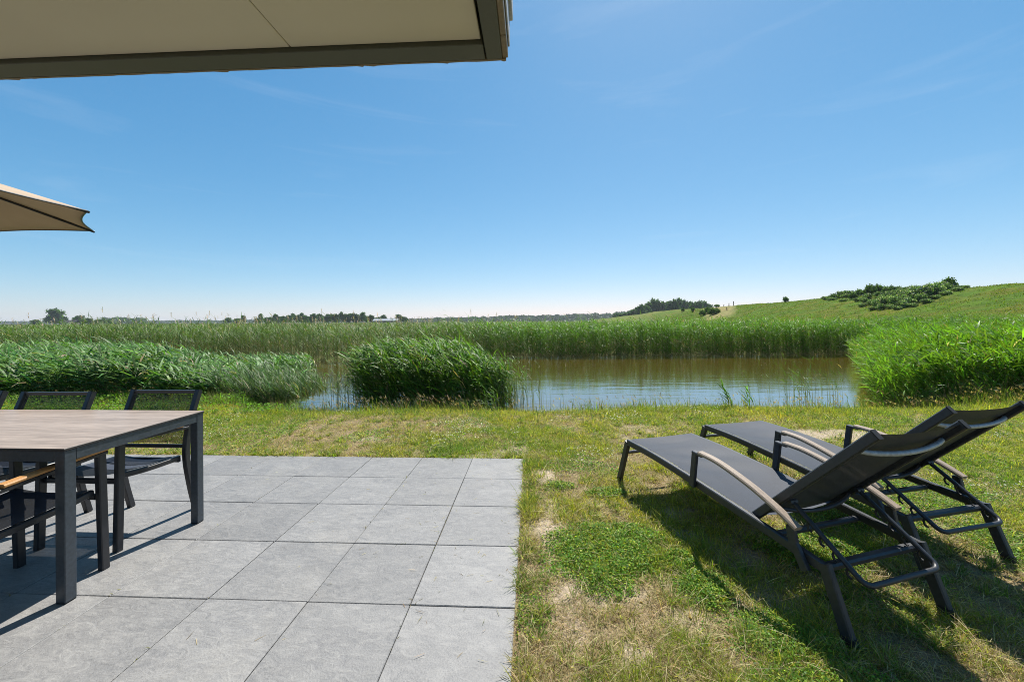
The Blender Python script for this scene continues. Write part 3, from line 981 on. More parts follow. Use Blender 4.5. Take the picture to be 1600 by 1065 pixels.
x, y = x[keep], y[keep]
_, s, cl = lawn(x, y)
sc = sstep(.58, .7, fbm(x, y, 1.7, 3, 120)) * .22 * (1 - s)
keep = rng.random(len(x)) < np.maximum(cl * .95, sc)
x, y, cl = x[keep], y[keep], cl[keep]
n = len(x)
nr = np.stack([rng.normal(0, .55, n), rng.normal(0, .55, n), np.ones(n)], 1); nr /= np.linalg.norm(nr, axis=1)[:, None]
hh = gz(x, y) + .006 + rng.random(n) ** .7 * (.012 + .045 * cl * (.4 + .6 * fbm(x, y, 7, 3, 6)))
C = jit(np.where((rng.random(n) < .25)[:, None], np.array([.30, .34, .04]), np.array([.115, .225, .024])), n, .3, .08)
V, Q, Tt, Cc = discs(np.stack([x, y, hh], 1), nr, .0044 * (y / 2) ** .55 * rng.uniform(.7, 1.5, n), C)
tag(link("clover", mesh_np("clover", V, Q, Tt, Cc), M['grass']), kind="stuff")

# tiny white clover flowers and pale crumbs
x, y = lawn_points(85000)
keep = ~on_patio(x, y, .05) & (pond_d(x, y) < -.5) & (rng.random(len(x)) < .5 * sstep(.60, .70, fbm(x, y, 1.3, 3, 300)) * sstep(2.3, 3.6, y))
x, y = x[keep], y[keep]; n = len(x)
nr = np.stack([rng.normal(0, .5, n), rng.normal(0, .5, n) - .4, np.ones(n)], 1); nr /= np.linalg.norm(nr, axis=1)[:, None]
V, Q, Tt, Cc = discs(np.stack([x, y, gz(x, y) + rng.uniform(.03, .07, n)], 1), nr, .006 * (y / 3) ** .4 * rng.uniform(.7, 1.3, n), jit([.62, .60, .48], n, .15, .05))
tag(link("clover_flowers", mesh_np("clover_flowers", V, Q, Tt, Cc), M['grass']), kind="stuff")

# loose straw lying about
x, y = lawn_points(11000, 1.25, 5.5, 1.2)
keep = ~on_patio(x, y, .03)
x, y = x[keep], y[keep]; n = len(x)
ln = rng.uniform(.04, .16, n)
V, Q, Tt, Cc = blades(np.stack([x, y, gz(x, y) + rng.uniform(.004, .04, n)], 1), ln, rng.uniform(0, 6.3, n), rng.uniform(0, .5, n), rng.uniform(-.6, .1, n), .0010 * (y / 2) ** .4 * np.ones(n), jit([.47, .39, .22], n, .25, .05), 4)
n = 170
px_, py_ = -np.abs(rng.gamma(1.1, .5, n)) - .01, -rng.uniform(0, 3, n)
x = PC.x + px_ * ca - py_ * sa; y = PC.y + px_ * sa + py_ * ca
b2 = blades(np.stack([x, y, np.full(n, .0035)], 1), rng.uniform(.008, .05, n), rng.uniform(0, 6.3, n), rng.uniform(.0, .12, n), rng.uniform(-.1, .05, n), np.full(n, .0011), jit([.36, .29, .17], n, .4), 3)
V, Q, Tt, Cc = join([(V, Q, Tt, Cc), b2])
tag(link("loose_straw", mesh_np("loose_straw", V, Q, Tt, Cc), M['grass']), kind="stuff")

# pebbles and crumbs on the bare soil
x, y = lawn_points(85000, 1.25, 5.5, 1.0)
_, s, cl = lawn(x, y)
keep = ~on_patio(x, y, .0) & (rng.random(len(x)) < .15 * s + .012)
x, y = x[keep], y[keep]; n = len(x)
nr = rng.normal(0, 1, (n, 3)); nr[:, 2] = np.abs(nr[:, 2]) + .3; nr /= np.linalg.norm(nr, axis=1)[:, None]
pr = rng.gamma(2, .0016, n) + .001
pc = jit([.42, .35, .26], n, .35, .06)
A = [discs(np.stack([x, y, gz(x, y) + pr * .4], 1), nr, pr, pc), discs(np.stack([x, y, gz(x, y) + pr * .4], 1), np.roll(nr, 1, 1), pr, pc)]
V, Q, Tt, Cc = join(A)
tag(link("sand_crumbs", mesh_np("sand_crumbs", V, Q, Tt, Cc), M['grass']), kind="stuff")

# taller flowering grass along the bank
n0 = 13000
x = rng.uniform(-11, 12, n0); e = rng.normal(0, .28, n0)
y = ynear(np.maximum(x, -3.6)) - .72 + e
y = np.where(x > 6.0, 6.35 + e * .8 - .06 * (x - 6), y)
y = np.where(x < -3.6, 6.55 + e * .8, y)
keep = rng.random(n0) < .25 + .75 * sstep(.35, .65, fbm(x, y, 1.5, 3, 200))
x, y = x[keep], y[keep]; n = len(x)
kind = rng.random(n)
hg = rng.uniform(.10, .30, n)
colr = np.where((kind < .72)[:, None], np.array([.125, .17, .03]), np.where((kind < .88)[:, None], np.array([.26, .20, .10]), np.array([.22, .12, .06])))
A = [blades(np.stack([x, y, gz(x, y) - .01], 1), hg, rng.normal(math.pi, 1.1, n), rng.uniform(1.1, 1.5, n), rng.uniform(.5, 1.4, n), np.where(kind < .55, .0035, .0018), jit(colr, n), 4)]
# seed heads
m = (kind > .88) & (x > -3.2)
hx, hy, hh = x[m], y[m], hg[m]
k = len(hx)
for _ in range(3):
    A.append(blades(np.stack([hx + rng.normal(0, .006, k) - .03, hy, gz(hx, hy) + hh * .86], 1), rng.uniform(.04, .08, k), rng.normal(math.pi, 1.0, k), rng.uniform(.5, 1.4, k), rng.uniform(.0, .8, k), np.full(k, .0035), jit([.30, .22, .12], k), 3))
V, Q, Tt, Cc = join(A)
tag(link("bank_grass", mesh_np("bank_grass", V, Q, Tt, Cc), M['grass']), kind="stuff")

# lush weeds at the foot of the left reed bed
n0 = 15000
x = rng.uniform(-9.5, -3.0, n0); y = rng.uniform(5.75, 7.0, n0)
keep = rng.random(n0) < sstep(.3, .55, fbm(x, y, 1.6, 3, 210)) * sstep(-3.0, -4.0, x)
x, y = x[keep], y[keep]; n = len(x)
A = [blades(np.stack([x, y, gz(x, y)], 1), rng.uniform(.06, .26, n) * sstep(5.3, 6.5, y), rng.uniform(0, 6.3, n), rng.uniform(.8, 1.5, n), rng.uniform(-.6, .9, n), rng.uniform(.003, .008, n), jit([.13, .235, .024], n), 4)]
nr = np.stack([rng.normal(0, .7, n), rng.normal(0, .7, n), np.ones(n)], 1); nr /= np.linalg.norm(nr, axis=1)[:, None]
A.append(discs(np.stack([x + .02, y, gz(x, y) + rng.uniform(.03, .17, n)], 1), nr, rng.uniform(.008, .018, n), jit([.13, .25, .025], n)))
V, Q, Tt, Cc = join(A)
tag(link("lush_weeds", mesh_np("lush_weeds", V, Q, Tt, Cc), M['grass']), kind="stuff")

# ------------------------------------------------------------------ reeds
WIND = math.pi                               # leaves stream to -X
def reeds(x, y, H, leaves=8, ls=1.0, lw=.0095, c=(.058, .125, .022), lean=.16, low=.28, z0=None, spread=.95, stem_c=(.11, .13, .045), k=4, droop=(-.55, .8), wind=WIND, var=.25):
    n = len(x)
    H = H * np.where(r_ := (rng.random(n) < .07), rng.uniform(1.05, 1.25, n), 1.0)
    zb = (np.maximum(gz(x, y), WATER - .25) if z0 is None else z0) - .01
    zt = H + np.maximum(0, -.12 - zb)        # stems in water stand a little taller
    la = rng.normal(wind, .55, n); lm = np.abs(rng.normal(lean, lean * .45, n))
    def pos(t):
        o = lm * zt * t ** 2
        return np.stack([x + np.cos(la) * o, y + np.sin(la) * o, zb + zt * t * (1 - .08 * lm * t)], 1)
    ts = [0, .5, 1.0]
    P = np.stack([pos(np.full(n, t)) for t in ts], 1)
    az = rng.uniform(0, np.pi, n)
    side = np.stack([np.cos(az), np.sin(az), np.zeros(n)], 1)
    A = [strips(P, np.tile(np.array([.0032, .0028, 0]) * max(1, ls), (n, 1)), side, jit(stem_c, n))]
    for i in range(leaves):
        t = low + (1 - low) * (i + rng.random(n)) / leaves
        t = np.minimum(t, .99)
        P0 = pos(t)
        a = rng.normal(wind, spread, n)
        L = ls * rng.uniform(.20, .42, n) * (1 - .35 * np.abs(t - .6))
        e0 = rng.uniform(.6, 1.35, n); e1 = rng.uniform(droop[0], droop[1], n)
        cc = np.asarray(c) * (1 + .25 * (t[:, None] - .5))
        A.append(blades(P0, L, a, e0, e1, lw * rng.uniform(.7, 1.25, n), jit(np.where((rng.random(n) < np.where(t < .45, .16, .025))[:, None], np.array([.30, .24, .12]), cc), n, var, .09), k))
    return join(A)
def add_reeds(name, arrs, kind=None):
    V, Q, Tt, Cc = join(arrs) if isinstance(arrs, list) else arrs
    o = link(name, mesh_np(name, V, Q, Tt, Cc), M['reed'])
    if kind: tag(o, kind=kind)
    return o

# round clump on the bank
n = 1150
u = rng.random(n) ** .5; a = rng.uniform(0, 2 * np.pi, n)
x = -1.46 + 1.50 * u * np.cos(a); y = 7.75 + .95 * u * np.sin(a)
H = 1.02 * (1 - .10 * sstep(-1.6, -.4, x) - .30 * sstep(-.75, -.0, x) - .22 * sstep(-2.3, -3.0, x)) * (.72 + .28 * sstep(6.75, 7.5, y)) * rng.uniform(.86, 1.06, n)
clump = add_reeds("reed_clump", reeds(x, y, H, 9, 1.05, .0115, c=(.085, .165, .020), lean=.17, low=.22, var=.36))
tag(clump, "rounded clump of green reeds standing alone on the near bank of the pond", "reeds")

# thin stalks in the shallow water beside it
n = 230
x = np.concatenate([rng.normal(.05, .22, 120), rng.normal(-3.15, .25, 110)]); y = np.concatenate([rng.normal(7.75, .32, 120), rng.normal(7.75, .35, 110)])
H = rng.uniform(.35, .85, n)
add_reeds("sparse_reeds", [reeds(x, y, H, 4, .55, .006, c=(.085, .15, .03), lean=.08, low=.4),
          reeds(rng.normal(6.0, .35, 60), rng.normal(7.9, .4, 60), rng.uniform(.3, .8, 60), 3, .5, .005, lean=.08, low=.5),
          (lambda yy: reeds(xright(yy) - rng.uniform(-.45, .25, 150), yy, rng.uniform(.25, .8, 150), 4, .7, .007, c=(.095, .18, .022), lean=.14, low=.3))(rng.uniform(6.95, 11, 150)),
          reeds(rng.uniform(.3, 1.0, 14), rng.normal(7.6, .25, 14), rng.uniform(.3, .5, 14), 2, .4, .004, lean=.05, low=.5),
          reeds(rng.uniform(4.6, 5.6, 14), rng.normal(7.6, .3, 14), rng.uniform(.3, .6, 14), 2, .4, .004, lean=.1, low=.6)], "stuff")
# young shoots in front of the clump
n = 130
x = rng.uniform(-2.9, .0, n); y = rng.normal(6.85, .12, n)
add_reeds("young_reeds", [reeds(x, y, rng.uniform(.12, .36, n), 4, .5, .006, c=(.10, .19, .025), lean=.1, low=.25),
          reeds(rng.uniform(6.2, 8.2, 70), rng.normal(6.55, .13, 70), rng.uniform(.15, .45, 70), 4, .6, .007, c=(.11, .20, .025), lean=.1, low=.2)], "stuff")

# left bed
n = 5900
x = rng.uniform(-19, -5.15, n); y = 6.9 + 6.2 * rng.random(n) ** 1.5
front = 6.85 + .25 * (fbm(x, x * 0, .9, 2, 8) - .5) * 2
keep = (y > front) & (np.abs(x) < 1.36 * y + 2.6) & (pond_d(x, y) < .5)
x, y, front = x[keep], y[keep], front[keep]; n = len(x)
hvar = fbm(x, y, .55, 3, 61)
H = (.80 + .60 * (hvar - .5)) * (.7 + .3 * sstep(0, .9, y - front)) * rng.uniform(.74, 1.10, n) * (1 - .50 * sstep(-.92, -.68, x / y)) * (1 - .06 * sstep(-7.5, -9, x))
A = [reeds(x, y, H, 7, 1.12, .0155, c=(.074, .150, .030), lean=.15, low=.2, droop=(-.8, .5), var=.38)]
# lower sedge at its right end
n = 1500
x = rng.uniform(-5.6, -3.75, n); y = 6.95 + 1.4 * rng.random(n)
keep = rng.random(n) < sstep(-3.7, -4.1, x)
x, y = x[keep], y[keep]; n = len(x)
H = (.42 - .12 * sstep(-5.2, -3.9, x)) * rng.uniform(.55, 1.25, n)
A.append(reeds(x, y, H, 5, .8, .0062, c=(.070, .125, .034), lean=.16, low=.05, z0=np.full(n, -.14), droop=(.2, 1.0)))
add_reeds("reed_bed", A, "stuff")

# right bed
n = 9800
y = 6.72 + 12.5 * rng.random(n) ** 1.45; x = xright(y) - .15 + rng.random(n) ** 1.0 * 12
keep = (x < 1.37 * y + 3.2) & (y > 6.68 + .18 * (fbm(x, x * 0, 1.1, 2, 18) - .5) * 2)
x, y = x[keep], y[keep]; n = len(x)
H = (1.10 + .30 * (fbm(x, y, .5, 3, 66) - .5)) * (.66 + .34 * sstep(0, 1.6, np.minimum(y - 6.7, (x - xright(y) + .15) * .9))) * rng.uniform(.84, 1.08, n) * (1 - .25 * sstep(.9, -.3, x - xright(y)))
far_ = sstep(9, 15, y)
A = [reeds(x, y, H, 8, 1.08, .0122, c=(.108, .205, .020), lean=.18, low=.25, var=.36)]
add_reeds("reed_bed", A, "stuff")

# belt along the far shore, then the marsh behind it
n = 13000
x = rng.uniform(-27, 31, n); y = yfar(x) - .85 + 3.4 * rng.random(n) ** 1.4
keep = np.abs(x) < 1.4 * y + 1
x, y = x[keep], y[keep]; n = len(x)
lft = sstep(1, -5, x)
H = (1.36 + .50 * (fbm(x, y, .45, 3, 70) - .5) + .25 * (fbm(x, y, 1.9, 2, 72) - .5)) * rng.uniform(.74, 1.08, n)
cL = np.array([.085, .145, .028]); cR = np.array([.095, .19, .020])
z0 = np.full(n, -.28)
m = lft < rng.random(n)
A = [reeds(x[m], y[m], H[m], 8, 1.15, .012, c=cR, lean=.08, low=.06, z0=z0[m], spread=1.5),
     reeds(x[~m], y[~m], H[~m], 6, 1.1, .009, c=cL, lean=.06, low=.12, z0=z0[~m], spread=1.6, droop=(-.2, 1.0), stem_c=(.15, .14, .07))]
add_reeds("reed_belt", A, "stuff")
n = 15000
y = 20.5 + 40 * rng.random(n) ** 1.6; x = (rng.random(n) * 2 - 1) * (1.38 * y + 1)
keep = (x < 38) & (y > yfar(x) + 2)
x, y = x[keep], y[keep]; n = len(x)
H = (1.06 + .14 * sstep(-6, 6, x) + .30 * (fbm(x, y, .12, 3, 71) - .5)) * rng.uniform(.85, 1.08, n)
nv = fbm(x, y, .16, 3, 88)
cc = np.array([.095, .125, .036])
m = (nv + .12 * sstep(-2, 8, x)) > .53
A = [reeds(x[m], y[m], H[m], 5, 1.5, .018, c=(.105, .185, .028), lean=.08, low=.45, z0=np.full(m.sum(), -.2), spread=1.5, k=3),
     reeds(x[~m], y[~m], H[~m], 5, 1.4, .015, c=(.085, .122, .032), lean=.07, low=.45, z0=np.full((~m).sum(), -.2), spread=1.6, k=3, stem_c=(.25, .2, .11))]
# farther
n = 16000
y = 58 + 130 * rng.random(n) ** 1.4; x = (rng.random(n) * 2 - 1) * (1.38 * y + 1)
keep = x < 36
x, y = x[keep], y[keep]; n = len(x)
A.append(reeds(x, y, .88 * rng.uniform(.8, 1.1, n), 4, 2.2, .05, c=(.095, .135, .04), lean=.06, low=.5, z0=np.full(n, -.15), spread=1.6, k=3))
add_reeds("reed_marsh", A, "stuff")

# tan plumes of last year's reed
n = 520
x = np.concatenate([rng.uniform(-24, -4, 400), rng.uniform(-5, .5, 100), rng.uniform(-3, 24, 40)])
y = np.concatenate([rng.uniform(14.5, 30, 400), rng.uniform(16.5, 21, 100), rng.uniform(19, 30, 40)])
keep = (y > yfar(x) - .1) & (np.abs(x) < 1.4 * y)
x, y = x[keep], y[keep]; n = len(x)
H = rng.gamma(40, 1 / 40, n) * 1.56
la = rng.normal(WIND, 1.0, n); lm = np.abs(rng.normal(.07, .05, n))
P = np.stack([np.stack([x + np.cos(la) * lm * H * t * t, y + np.sin(la) * lm * H * t * t, -.25 + H * t], 1) for t in (0, .5, 1.0)], 1)
side = np.stack([np.ones(n), np.zeros(n), np.zeros(n)], 1)
A = [strips(P, np.tile(np.array([.005, .005, 0]), (n, 1)), side, jit([.36, .28, .16], n))]
top = P[:, 2]
for i in range(7):
    A.append(blades(top - np.array([0, 0, .03 * i]), rng.uniform(.05, .16, n), rng.normal(WIND, 1.0, n), rng.uniform(.9, 1.5, n), rng.uniform(.2, 1.0, n), np.full(n, .010), jit([.38, .29, .19], n), 3))
add_reeds("reed_plumes", A, "stuff")

# dead bent stalks and floating scraps at the far waterline
n = 700
x = rng.uniform(-9, 15, n); y = yfar(x) - .25 + rng.normal(0, .12, n)
A = [blades(np.stack([x, y, np.full(n, WATER + .01)], 1), rng.uniform(.1, .7, n), rng.uniform(0, 6.3, n), rng.uniform(.0, 1.5, n), rng.uniform(-.4, .8, n), np.full(n, .006), jit([.42, .36, .24], n, .4), 4)]
add_reeds("dead_stalks", A, "stuff")

# single plants on the lawn edge
def single(name, x, y, hs, lab):
    n = len(hs)
    xs = x + rng.normal(0, .05, n); ys = y + rng.normal(0, .04, n)
    o = add_reeds(name, reeds(xs, ys, np.array(hs), 6, .75, .0095, c=(.085, .17, .025), lean=.28, low=.15, spread=.6, droop=(.2, 1.0)))
    tag(o, lab, "reed plant", "young reed plants on the lawn edge")
single("reed_plant", 3.33, 6.05, [.42, .34, .25, .2], "taller green reed plant on the lawn edge behind the farther lounger's foot end")
single("reed_plant", 3.72, 6.15, [.34, .22, .26], "shorter green reed plant on the lawn edge behind the farther lounger")
single("reed_plant", 5.05, 6.75, [.5, .4], "thin reed stalk standing in the water before the right reed bed")

# ------------------------------------------------------------------ tan grass and tufts at and on the dike
n = 30000
y = 24 + 95 * rng.random(n) ** 1.3; x = xc(y) - rng.uniform(15.5, 32, n)
keep = (x > 8) & (x < 1.42 * y + 3) & (rng.random(n) < sstep(.35, .55, fbm(x, y, .15, 3, 140)) + .1)
x, y = x[keep], y[keep]; n = len(x)
zb = np.maximum(dz(x, y), gz(x, y))
dryp = rng.random(n) < .62 + .3 * (fbm(x, y, .2, 3, 150) - .5)
C = jit(np.where(dryp[:, None], np.array([.33, .265, .155]), np.array([.10, .15, .03])), n)
V, Q, Tt, Cc = blades(np.stack([x, y, zb - .02], 1), rng.uniform(.25, .65, n), rng.normal(WIND, 1.2, n), rng.uniform(1.0, 1.5, n), rng.uniform(.3, 1.3, n), .0004 * y + .008, C, 3)
tag(link("dry_grass", mesh_np("dry_grass", V, Q, Tt, Cc), M['grass']), kind="stuff")
n = 60000
y = 26 + 110 * rng.random(n) ** 1.4; x = xc(y) - rng.uniform(-3, 17, n)
keep = (x < 1.42 * y + 3) & (rng.random(n) < .15 + sstep(.4, .6, fbm(x, y, .9, 3, 160)))
rr = x / y
keep &= ~((rr > .485) & (rr < .57) & (y > 88))
x, y = x[keep], y[keep]; n = len(x)
C = jit(np.where((rng.random(n) < .3)[:, None], np.array([.15, .155, .02]), np.array([.08, .145, .01])), n, .2)
V, Q, Tt, Cc = blades(np.stack([x, y, dz(x, y) - .02], 1), rng.uniform(.08, .22, n), rng.normal(WIND, 1.5, n), rng.uniform(.7, 1.5, n), rng.uniform(.0, 1.0, n), .0005 * y + .006, C, 3)
tag(link("dike_grass", mesh_np("dike_grass", V, Q, Tt, Cc), M['grass']), kind="stuff")

# ------------------------------------------------------------------ bushes and trees
def leaf_cloud(n, lobes, size, c, c2=None, p2=0.0, shell=.55, r=rng):
    """many small leaf faces spread through ellipsoid lobes; returns arrays"""
    vols = np.array([a[3] * a[4] * a[5] for a in lobes]) ** .7; vols /= vols.sum()
    idx = r.choice(len(lobes), n, p=vols)
    Lb = np.array(lobes)[idx]
    d = r.normal(0, 1, (n, 3)); d /= np.linalg.norm(d, axis=1)[:, None]
    rad = (shell + (1 - shell) * r.random(n)) * (1 + .20 * np.sin(d[:, 0] * 7 + idx) * np.sin(d[:, 2] * 6 + idx * 2) + .12 * r.normal(0, 1, n))
    P = Lb[:, :3] + d * Lb[:, 3:6] * rad[:, None]
    nr = d + r.normal(0, .7, (n, 3)); nr /= np.linalg.norm(nr, axis=1)[:, None]
    C = np.tile(np.asarray(c, float), (n, 1))
    if c2 is not None: C[r.random(n) < p2] = c2
    lobev = np.exp(r.normal(0, .22, len(lobes)))[idx][:, None]
    return discs(P, nr, size * r.uniform(.6, 1.4, n), jit(C * lobev, n, .2, .06), r)
def tree_mesh(h, wd, kind, seed, leaf):
    r = np.random.default_rng(seed)
    lobes = []
    nl = 13
    for i in range(nl):
        t = .34 + .66 * (i + .5) / nl
        if kind == 'round': rr_ = wd * .5 * math.sin(math.pi * min(1, .18 + .82 * (1 - abs(2 * (t - .30) / .7 - 1) ** 1.6)) / 2) * .8
        elif kind == 'tall': rr_ = wd * .5 * (1.15 - t) * .95
        else: rr_ = wd * .5 * (.55 + .45 * math.sin(i * 1.9))
        a = i * 2.4 + r.uniform(-.4, .4)
        q = rr_ * r.uniform(.35, .75)
        s_ = wd * r.uniform(.17, .27)
        lobes.append((math.cos(a) * q, math.sin(a) * q, h * t - s_ * .4, s_, s_, s_ * .78))
    return lobes, r
def make_tree(name, h, wd, kind, seed, leaf, n, c, c2=None, p2=0):
    lobes, r = tree_mesh(h, wd, kind, seed, leaf)
    root = empty(name)
    V, Q, Tt, Cc = leaf_cloud(n, lobes, leaf, c, c2, p2, .35, r)
    link("crown", mesh_np("crown", V, Q, Tt, Cc), M['leaf'], root)
    bm = bm_new()
    def limb(p0, p1, r0, r1):
        k = 7
        ax = (p1 - p0).normalized(); s1 = ax.orthogonal().normalized(); s2 = ax.cross(s1)
        rings = []
        for tt in (0, .5, 1):
            pp = p0.lerp(p1, tt) + s1 * (.04 * h * .3 * math.sin(tt * 3)); q = r0 + (r1 - r0) * tt
            rings.append([bm.verts.new(pp + (s1 * math.cos(2 * math.pi * i / k) + s2 * math.sin(2 * math.pi * i / k)) * q) for i in range(k)])
        for a_, b_ in zip(rings, rings[1:]):
            for i in range(k): bm.faces.new((a_[i], a_[(i + 1) % k], b_[(i + 1) % k], b_[i]))
    limb(Vector((0, 0, -.3)), Vector((0, 0, h * .55)), h * .026, h * .014)
    for L_ in lobes[::2]:
        limb(Vector((0, 0, h * .3)), Vector(L_[:3]), h * .012, h * .004)
    obj("trunk", bm, M['bark'], root)
    return root
M['bark'] = wood('bark', (.06, .045, .032), (.13, .10, .075), (4, 4, .6), 3, .9)
DG = (.058, .120, .032)
protos = [make_tree("tree", 9.0, 8.0, k, 100 + i, .36, 2400, c) for i, (k, c) in enumerate((('round', DG), ('irreg', (.064, .130, .034)), ('round', (.052, .108, .032)), ('tall', (.060, .120, .030))))]
used = [False] * 4
def put_tree(i, px, dist, h, wd, lab, group=None, base=-.15, turn=None):
    o = protos[i] if not used[i] else copy_tree(protos[i])
    used[i] = True
    o.location = ((px - 800) / F * dist, dist, base)
    o.scale = (wd / 8.0, wd / 8.0, h / 9.0)
    o.rotation_euler = (0, 0, random.uniform(0, 6.28) if turn is None else turn)
    tag(o, lab, "tree", group)
    return o
def hpx(px, ytop, dist): return CAMH + (hor(px) - ytop) / F * dist + .15
# farm on the left
D = 420
put_tree(1, 86, D, hpx(86, 483, D), 19, "large spreading tree standing highest beside the far farm on the flat land")
put_tree(0, 99, D + 12, hpx(99, 494, D), 9, "small round tree leaning against the tall spreading tree by the farm")
put_tree(0, 124, D, hpx(124, 493, D), 12, "round tree just behind the low farm roof")
put_tree(2, 137, D - 10, hpx(137, 497, D), 9, "low round tree between the farm roof and the far wood edge")
put_tree(1, 55, D, hpx(55, 499.5, D), 11, "low flat-topped tree standing apart at the outer end of the farm")
GL = "trees in the long row behind the marsh"
for px, yt in ((152, 499), (160, 498.5), (168, 499.5), (112, 502)):
    put_tree(random.choice((0, 2)), px, D + random.uniform(-10, 20), hpx(px, yt, D), 8.5, "low rounded tree in the scrub beside the farm", "low trees beside the farm")
# long row in the middle
row = [(356, 496.5), (372, 497.5), (380, 493), (401, 497), (407, 490.5), (417, 496)]
px = 424
while px < 600:
    row.append((px, 492.5 + random.uniform(-3, 2.5) + (2.5 if px > 585 else 0) + (1.5 if px < 440 else 0) - (2.5 if random.random() < .12 else 0)))
    px += random.uniform(5.5, 8.5)
row += [(612, 497.5), (623, 491.5), (632, 495)]
for px, yt in row:
    D = random.uniform(375, 425)
    put_tree(random.choice((0, 1, 2, 2, 3)), px, D, hpx(px, yt, D) * 1.02, random.uniform(7.5, 10.5), "dark green tree in the long low row on the horizon behind the marsh", GL)
# wood behind the end of the dike
GD = "trees of the wood behind the dike"
wood_px = [(964, 490), (974, 489.5), (982, 488), (989, 484), (996, 480), (1002, 477), (1008, 478), (1014, 474), (1020, 468.5), (1027, 470), (1034, 472.5), (1041, 473), (1047, 472), (1054, 469), (1062, 467.5), (1069, 470), (1077, 473), (1084, 474), (1093, 471.5), (1101, 472), (1108, 476)]
for px, yt in wood_px:
    D = random.uniform(330, 370)
    o = put_tree(random.choice((0, 1, 2)), px, D, hpx(px, yt, D) * 1.03, random.uniform(8, 12), "dark green tree in the dense wood behind the far end of the dike", GD)

# distant woods that read as one mass
V_, n = [], 0
def wood_strip(px0, px1, y0, y1, dist, num, size, c):
    px = rng.uniform(px0, px1, num); t = (px - px0) / (px1 - px0)
    dd = dist + rng.normal(0, dist * .02, num)
    top = CAMH + (hor(px) - (y0 + (y1 - y0) * t)) / F * dist
    prof = .72 + .5 * fbm(px, px * 0, .16, 4, dist)
    z = -.3 + (top * prof + .3) * rng.random(num) ** .6
    nr = np.stack([rng.normal(0, .6, num), rng.normal(-.7, .5, num), rng.normal(.6, .5, num)], 1); nr /= np.linalg.norm(nr, axis=1)[:, None]
    return discs(np.stack([(px - 800) / F * dd, dd, z], 1), nr, size * rng.uniform(.7, 1.4, num), jit(c, num, .2, .05))
A = [wood_strip(640, 985, 498.2, 488.5, 1050, 9000, 2.2, (.042, .072, .028)),
     wood_strip(-60, 700, 502.5, 498.5, 1500, 12000, 2.6, (.042, .070, .030)),
     wood_strip(160, 228, 496.8, 497.2, 900, 2600, 2.0, (.045, .085, .035)),
     wood_strip(700, 800, 497, 497, 1100, 2000, 2.0, (.045, .075, .028))]
V, Q, Tt, Cc = join(A)
tag(link("distant_woods", mesh_np("distant_woods", V, Q, Tt, Cc), M['leaf']), kind="stuff")
# low crop strip before the row of trees
n = 9000
px = rng.uniform(-80, 760, n); dd = rng.uniform(195, 235, n)
nr = np.stack([rng.normal(0, .6, n), rng.normal(-.5, .5, n), rng.normal(.8, .4, n)], 1); nr /= np.linalg.norm(nr, axis=1)[:, None]
V, Q, Tt, Cc = discs(np.stack([(px - 800) / F * dd, dd, -.15 + .95 * rng.random(n)], 1), nr, rng.uniform(.25, .6, n), jit([.06, .105, .03], n, .2))
tag(link("crop_strip", mesh_np("crop_strip", V, Q, Tt, Cc), M['leaf']), kind="stuff")

# far buildings
def barn(px, dist, wdt, dep, eave, ridge, roofc, wallc, lab):
    b = empty("barn", ((px - 800) / F * dist, dist, -.15), 0)
    tag(b, lab, "barn")
    bm = bm_new(); box(bm, -wdt / 2, wdt / 2, -dep / 2, dep / 2, 0, eave); obj("wall", bm, plaster("barn_wall", wallc, .08), b)
    bm = bm_new()
    o_ = .4
    pr = [(-dep / 2 - o_, eave - .05), (0, ridge), (dep / 2 + o_, eave - .05), (dep / 2 + o_, eave + .15), (0, ridge + .25), (-dep / 2 - o_, eave + .15)]
    rg = [[bm.verts.new((xx, yy, zz)) for yy, zz in pr] for xx in (-wdt / 2 - o_, wdt / 2 + o_)]
    for k in range(6): bm.faces.new((rg[0][k], rg[0][(k + 1) % 6], rg[1][(k + 1) % 6], rg[1][k]))
    bm.faces.new(rg[0][::-1]); bm.faces.new(rg[1])
    obj("roof", bm, plaster("barn_roof", roofc, .1), b)
    bm = bm_new()
    for k in range(3):
        xx = -wdt * .3 + k * wdt * .3
        box(bm, xx - wdt * .06, xx + wdt * .06, -dep / 2 - .03, -dep / 2 + .02, .0, eave * .72)
    obj("door", bm, plaster("barn_door", (.05, .055, .05), .1), b)
barn(112, 405, 13, 8, 2.6, 5.0, (.06, .05, .048), (.30, .26, .22), "low farm building with a dark roof between the spreading tree and the round tree")
barn(604, 360, 22, 9, 2.4, 4.0, (.32, .34, .37), (.22, .19, .17), "long low shed with a pale grey roof at the end of the tree row")
bm = bm_new()

